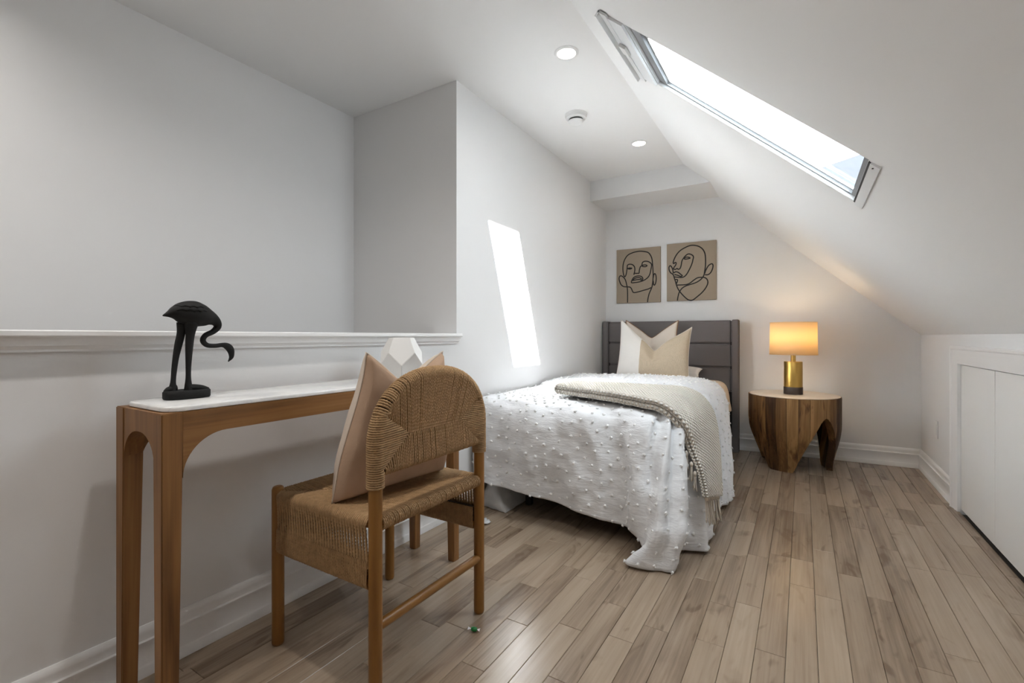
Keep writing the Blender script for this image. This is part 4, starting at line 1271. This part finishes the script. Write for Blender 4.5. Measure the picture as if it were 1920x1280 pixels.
fp = thing('two_tone_cushion', 'beige and ivory two-tone cushion with a deep centre dent, front of the bed pillows', 'cushion', (-1.09, 4.08, 0.65))
A, B = pillow_grid(0.605, 0.480, 0.14, chop=0.07, vee=0.40, seed=5.7, k=0.05, ears=(0.06, -0.04), n=48, chw=0.20, wr=0.006)
m4 = frame((-1.085, 4.045, 0.876), (1.0, 0.03, -0.02), (-0.02, 0.22, 1.0))
A, B = place(A, m4), place(B, m4)
cut = 16
b = MB(); b.grid(A[:cut+1]); b.build('ivory_panel', M['pil_white'], fp, smooth=True)
b = MB(); b.grid(A[cut:]); b.build('beige_panel', M['pil_beige'], fp, smooth=True)
b = MB(); b.grid(B, flip=True); b.build('reverse', M['pil_white'], fp, smooth=True)
b = MB(); b.tube(edge_path(A), 0.0028, 6, closed=True); b.build('seam', M['pil_cream'], fp, smooth=True)

# bundled white sheet under the foot of the bed, by the wall
P = []
for i in range(41):
    u = i/40; row = []
    for j in range(33):
        v = j/32
        x = -1.62 + 0.19*u; y = 2.27 + 0.36*v - 0.03*u
        hgt = 0.255*(math.sin(PI*min(1, 0.12+u*0.9))**0.6)*(math.sin(PI*v)**0.35 if 0 < v < 1 else 0)*(1-0.72*u**1.5)
        q = (x, y, hgt)
        row.append((x + 0.012*fbm(q, 9, 2), y + 0.022*fbm(q, 9, 6), max(0.004, hgt*(1 + 0.22*fbm(q, 8, 1)) + 0.004)))
    P.append(row)
b = MB(); b.origin = (-1.50, 2.4, 0); b.grid(P)
o = b.build('bundled_sheet', M['whitecloth'], smooth=True); s = o.modifiers.new('thick', 'SOLIDIFY'); s.thickness = 0.004; s.offset = -1
tag(o, 'white sheet bunched on the floor under the bed foot beside the wall', 'bed sheet')
P = []
for i in range(9):
    P.append([(-1.50 + 0.062*i/8 + 0.02*j/6, 2.035 + 0.075*j/6 - 0.03*i/8, 0.003 + 0.012*abs(math.sin(i*0.9 + j*0.5))) for j in range(7)])
b = MB(); b.origin = (-1.46, 2.06, 0); b.grid(P); o = b.build('cloth_scrap', M['whitecloth'], smooth=True)
s = o.modifiers.new('thick', 'SOLIDIFY'); s.thickness = 0.002
tag(o, 'small crumpled white scrap on the floor behind the chair', 'scrap')

# ================================================================== SIDE TABLE
SX, SY, ST = -0.063, 4.268, 0.552
st = thing('stave_side_table', 'round side table of dark brown wooden staves on arched legs with a pale top', 'side table', (SX, SY, 0))
NS = 26
def st_r(z):       # outer radius
    return 0.312 - 0.056*(1-sm(0.0, 0.36, z))**1.2

legs_a = [math.radians(q) for q in (-108, 12, 132)]
def st_bot(a):
    best = 9
    for l in legs_a:
        d = abs((a-l+PI) % (2*PI) - PI); best = min(best, d)
    d0, d1 = math.radians(19), math.radians(60)
    if best <= d0: return 0.0
    q = min(1.0, (best-d0)/(d1-d0))
    return 0.415*(q - 0.14*q**7)/0.86
for k in range(NS):
    a0_, a1_ = 2*PI*k/NS, 2*PI*(k+1)/NS
    g = 0.0035
    n1, n2 = 4, 14
    Po, Pi_ = [], []
    for i in range(n1+1):
        a = a0_ + g + (a1_-a0_-2*g)*i/n1
        zb = st_bot(a); ro, ri = [], []
        ri_off = 0.055
        for j in range(n2+1):
            z = zb + (ST-0.004-zb)*j/n2
            R1 = st_r(z)
            edge = 0.0016*(1 if i in (0, n1) else 0)
            ro.append((SX + (R1-edge)*math.cos(a), SY + (R1-edge)*math.sin(a), z))
            R2 = R1 - ri_off*(0.75+0.25*sm(0, 0.5, z))
            ri.append((SX + R2*math.cos(a), SY + R2*math.sin(a), z))
        Po.append(ro); Pi_.append(ri)
    b = MB(); nO = (n1+1)*(n2+1)
    b.grid(Po); b.grid(Pi_, flip=True)
    w_ = n2+1
    for j in range(n2):
        b.f.append((j, j+1, nO+j+1, nO+j)); b.uv.append(None); b.mi.append(0)
        q = n1*w_ + j
        b.f.append((q, nO+q, nO+q+1, q+1)); b.uv.append(None); b.mi.append(0)
    for i in range(n1):
        b.f.append((i*w_, nO+i*w_, nO+(i+1)*w_, (i+1)*w_)); b.uv.append(None); b.mi.append(0)
        q = i*w_ + n2; q2 = (i+1)*w_ + n2
        b.f.append((q, q2, nO+q2, nO+q)); b.uv.append(None); b.mi.append(0)
    b.build('stave', M['stave'], st, smooth=True, angle=35)
b = MB(); b.lathe([(0.250, ST-0.060), (0.258, ST-0.055), (0.258, ST-0.004)], (SX, SY), 56); b.build('under_top', M['stave'], st)
b = MB(); b.lathe([(0.302, ST-0.004), (0.305, ST-0.002), (0.305, ST+0.0005), (0.303, ST+0.002)], (SX, SY), 72); b.build('round_top', M['tabletop'], st, smooth=True, angle=40)

# ================================================================== LAMP
LX, LY, LZ = -0.063, 4.268, ST+0.002
lp = thing('table_lamp', 'lit brass table lamp with a drum shade on the stave side table', 'table lamp', (LX, LY, LZ))
b = MB(); b.lathe([(0.064, LZ), (0.0655, LZ+0.002), (0.0655, LZ+0.055), (0.064, LZ+0.057)], (LX, LY), 48); b.build('base', M['lampbase'], lp, smooth=True, angle=40)
b = MB(); b.lathe([(0.0635, LZ+0.057), (0.0635, LZ+0.250), (0.062, LZ+0.253)], (LX, LY), 64); b.build('brass_column', M['brass'], lp, smooth=True, angle=40)
b = MB(); b.lathe([(0.0175, LZ+0.253), (0.0175, LZ+0.330)], (LX, LY), 32); b.build('neck', M['brass'], lp, smooth=True, angle=40)
S0, S1 = LZ+0.308, LZ+0.556
b = MB(); b.lathe([(0.1630, S0), (0.1590, S1)], (LX, LY), 72, cap=False)
o = b.build('shade', M['shade'], lp, smooth=True); s = o.modifiers.new('thick', 'SOLIDIFY'); s.thickness = 0.0015
for r_, z in ((0.1632, S0), (0.1592, S1)):
    b = MB(); b.tube([(LX + r_*math.cos(2*PI*k/64), LY + r_*math.sin(2*PI*k/64), z) for k in range(64)], 0.0022, 6, closed=True); b.build('shade_hem', M['shade'], lp, smooth=True)
b = MB()
for k in range(3):
    a = 2*PI*k/3; b.tube([(LX, LY, S0+0.03), (LX + 0.160*math.cos(a), LY + 0.160*math.sin(a), S0+0.03)], 0.002, 6)
b.build('shade_carrier', M['brass'], lp, smooth=True)
b = MB(); b.lathe([(0.010, S0+0.03), (0.022, S0+0.06), (0.030, S0+0.09), (0.026, S0+0.115), (0.010, S0+0.13)], (LX, LY), 24); bl = b.build('bulb', M['bulb'], lp, smooth=True)
d = bpy.data.lights.new('lamp_light', 'POINT'); d.energy = 1.5; d.color = (1.0, 0.76, 0.46); d.shadow_soft_size = 0.035
o = bpy.data.objects.new('lamp_light', d); COL.objects.link(o); o.parent = lp; o.location = (0, 0, S0+0.16-LZ)

# ================================================================== ART
ART1 = [
 [(235,690),(212,640),(198,540),(205,430),(240,330),(300,250),(400,200),(520,172),(620,175),(700,195),(745,245),(775,320),(790,450),(798,600),(798,700),(790,800),(770,900),(725,1010),(700,1110),(690,1190)],
 [(235,690),(255,660),(272,600),(285,500),(290,455),(330,432),(390,440),(430,480),(440,540),(430,600),(420,635),(440,612),(465,615),(490,612),(522,608),(530,550),(550,480),(575,460),(590,400),(630,372),(700,375),(755,410),(768,450),(755,540),(730,640),(680,710),(600,760),(520,785),(440,798),(372,800),(385,745),(420,695),(480,668),(550,668),(590,695),(598,730),(575,755)],
 [(385,760),(430,750),(480,740),(540,738),(575,755)], [(400,745),(440,715),(490,700),(540,703),(580,730)],
 [(290,520),(330,508),(380,512),(345,528),(300,525)], [(575,462),(610,445),(660,445),(680,460),(650,478),(605,476),(578,462)],
 [(292,1200),(293,1050),(288,920),(272,830),(245,740),(200,685),(150,665),(122,700),(125,760),(160,840),(215,880),(290,885),(345,892),(375,930),(400,985),(430,998),(500,985),(600,955),(700,925),(760,895)],
 [(800,700),(812,640),(830,615),(852,650),(858,730),(845,810),(825,845),(808,830),(802,760)]]
ART2 = [
 [(200,520),(192,490),(215,420),(260,340),(330,265),(430,205),(520,170),(600,168),(680,190),(745,240),(785,320),(797,430),(795,560),(780,660),(770,720),(745,770),(700,820),(620,870),(520,905),(430,935),(360,980),(310,1050),(285,1130),(272,1212)],
 [(200,520),(225,495),(248,500),(238,545),(210,580),(200,612),(230,625),(265,605),(290,622),(325,600),(345,540),(360,460),(400,395),(450,345),(495,330),(550,350),(575,385),(565,440),(545,520),(500,620),(450,710),(400,760),(340,775),(270,770),(215,765)],
 [(405,410),(440,390),(490,395),(512,408),(470,422),(410,428),(400,410)],
 [(205,690),(240,668),(290,680),(340,720),(365,740),(335,755),(280,735),(215,720)],
 [(195,700),(180,620),(155,570),(130,555),(110,585),(115,640),(145,690),(190,720),(210,775),(235,850),(255,920),(290,1000),(350,1080),(430,1160),(490,1200),(560,1200),(640,1140),(730,1060),(800,970),(838,880),(825,810),(780,775),(720,770),(650,780),(580,825),(510,880),(440,908),(350,915),(262,918)],
 [(235,810),(275,820),(265,865),(250,900)],
 [(780,700),(805,630),(850,550),(905,515),(930,535),(925,600),(890,680),(840,720),(785,722)]]
def canvas(label, x0, x1, z0, z1, lines, cr_):
    xm = (x0+x1)/2
    a = thing('canvas_art', label, 'wall art', (xm, y_back(xm), z0), 'line-drawn face canvases')
    D = 0.018
    b = MB()
    V = [(x0, y_back(x0)-0.0008), (x1, y_back(x1)-0.0008), (x1, y_back(x1)-D), (x0, y_back(x0)-D)]
    bm = bmesh.new(); vv = [bm.verts.new((p[0], p[1], z)) for z in (z0, z1) for p in V]
    for f in ((0,3,2,1),(4,5,6,7),(0,1,5,4),(1,2,6,5),(2,3,7,6),(3,0,4,7)): bm.faces.new([vv[i] for i in f])
    bmesh.ops.bevel(bm, geom=bm.edges[:], offset=0.002, segments=2, affect='EDGES')
    b.addbm(bm); b.build('stretched_canvas', M['canvas'], a)
    xl, xr, tl, tr, bl_, br_ = cr_
    b = MB()
    for L in lines:
        pts = []
        for px, py in L:
            u = (px-xl)/(xr-xl); top = tl+(tr-tl)*u; bot = bl_+(br_-bl_)*u; v = (py-top)/(bot-top)
            pts.append((x0 + (x1-x0)*min(0.995, max(0.005, u)), z1 - (z1-z0)*min(0.998, max(0.002, v))))
        C = [np.array(q) for q in cr(pts, 5)]
        w = 0.0052
        R1, R2 = [], []
        for i, q in enumerate(C):
            d = C[min(i+1, len(C)-1)] - C[max(i-1, 0)]; d = d/(np.linalg.norm(d)+1e-9)
            nx, nz = -d[1]*w, d[0]*w
            for R_, s_ in ((R1, 1), (R2, -1)):
                X_ = q[0]+s_*nx; R_.append((X_, y_back(X_)-D-0.0006, q[1]+s_*nz))
        b.grid([R1, R2])
    b.build('ink_drawing', M['ink'], a, fix=False)
canvas('beige canvas with a black line drawing of a face seen from the front', -1.578, -1.152, 1.331, 1.862, ART1, (65, 940, 152, 68, 1220, 1180))
canvas('beige canvas with a black line drawing of a head turned left in profile', -1.095, -0.663, 1.335, 1.874, ART2, (65, 990, 152, 62, 1225, 1190))


# ================================================================== CANDY
cd = thing('wrapped_candy', 'small green and white wrapped candy on the floor near the chair leg', 'candy', (-0.948, 1.289, 0))
c0 = Vector((-0.948, 1.289, 0.0085)); ax = Vector((0.75, 0.25, 0)).normalized()
b = MB()
b.tube([c0 - ax*0.011, c0 - ax*0.009, c0, c0 + ax*0.009, c0 + ax*0.011], [0.002, 0.006, 0.0078, 0.006, 0.002], 10); b.build('sweet', M['green'], cd, smooth=True)
for sgn in (-1, 1):
    b = MB(); e = c0 + ax*sgn*0.010; f = c0 + ax*sgn*0.021; pr_ = Vector((-ax.y, ax.x, 0))
    b.add([e, f + pr_*0.008, f + Vector((0, 0, 0.006)), f - pr_*0.008, e + Vector((0, 0, 0.001))], [(0, 1, 2), (0, 2, 3), (4, 2, 1), (4, 3, 2)])
    o = b.build('wrapper_end', M['wrapw'], cd)
    s = o.modifiers.new('thick', 'SOLIDIFY'); s.thickness = 0.0008
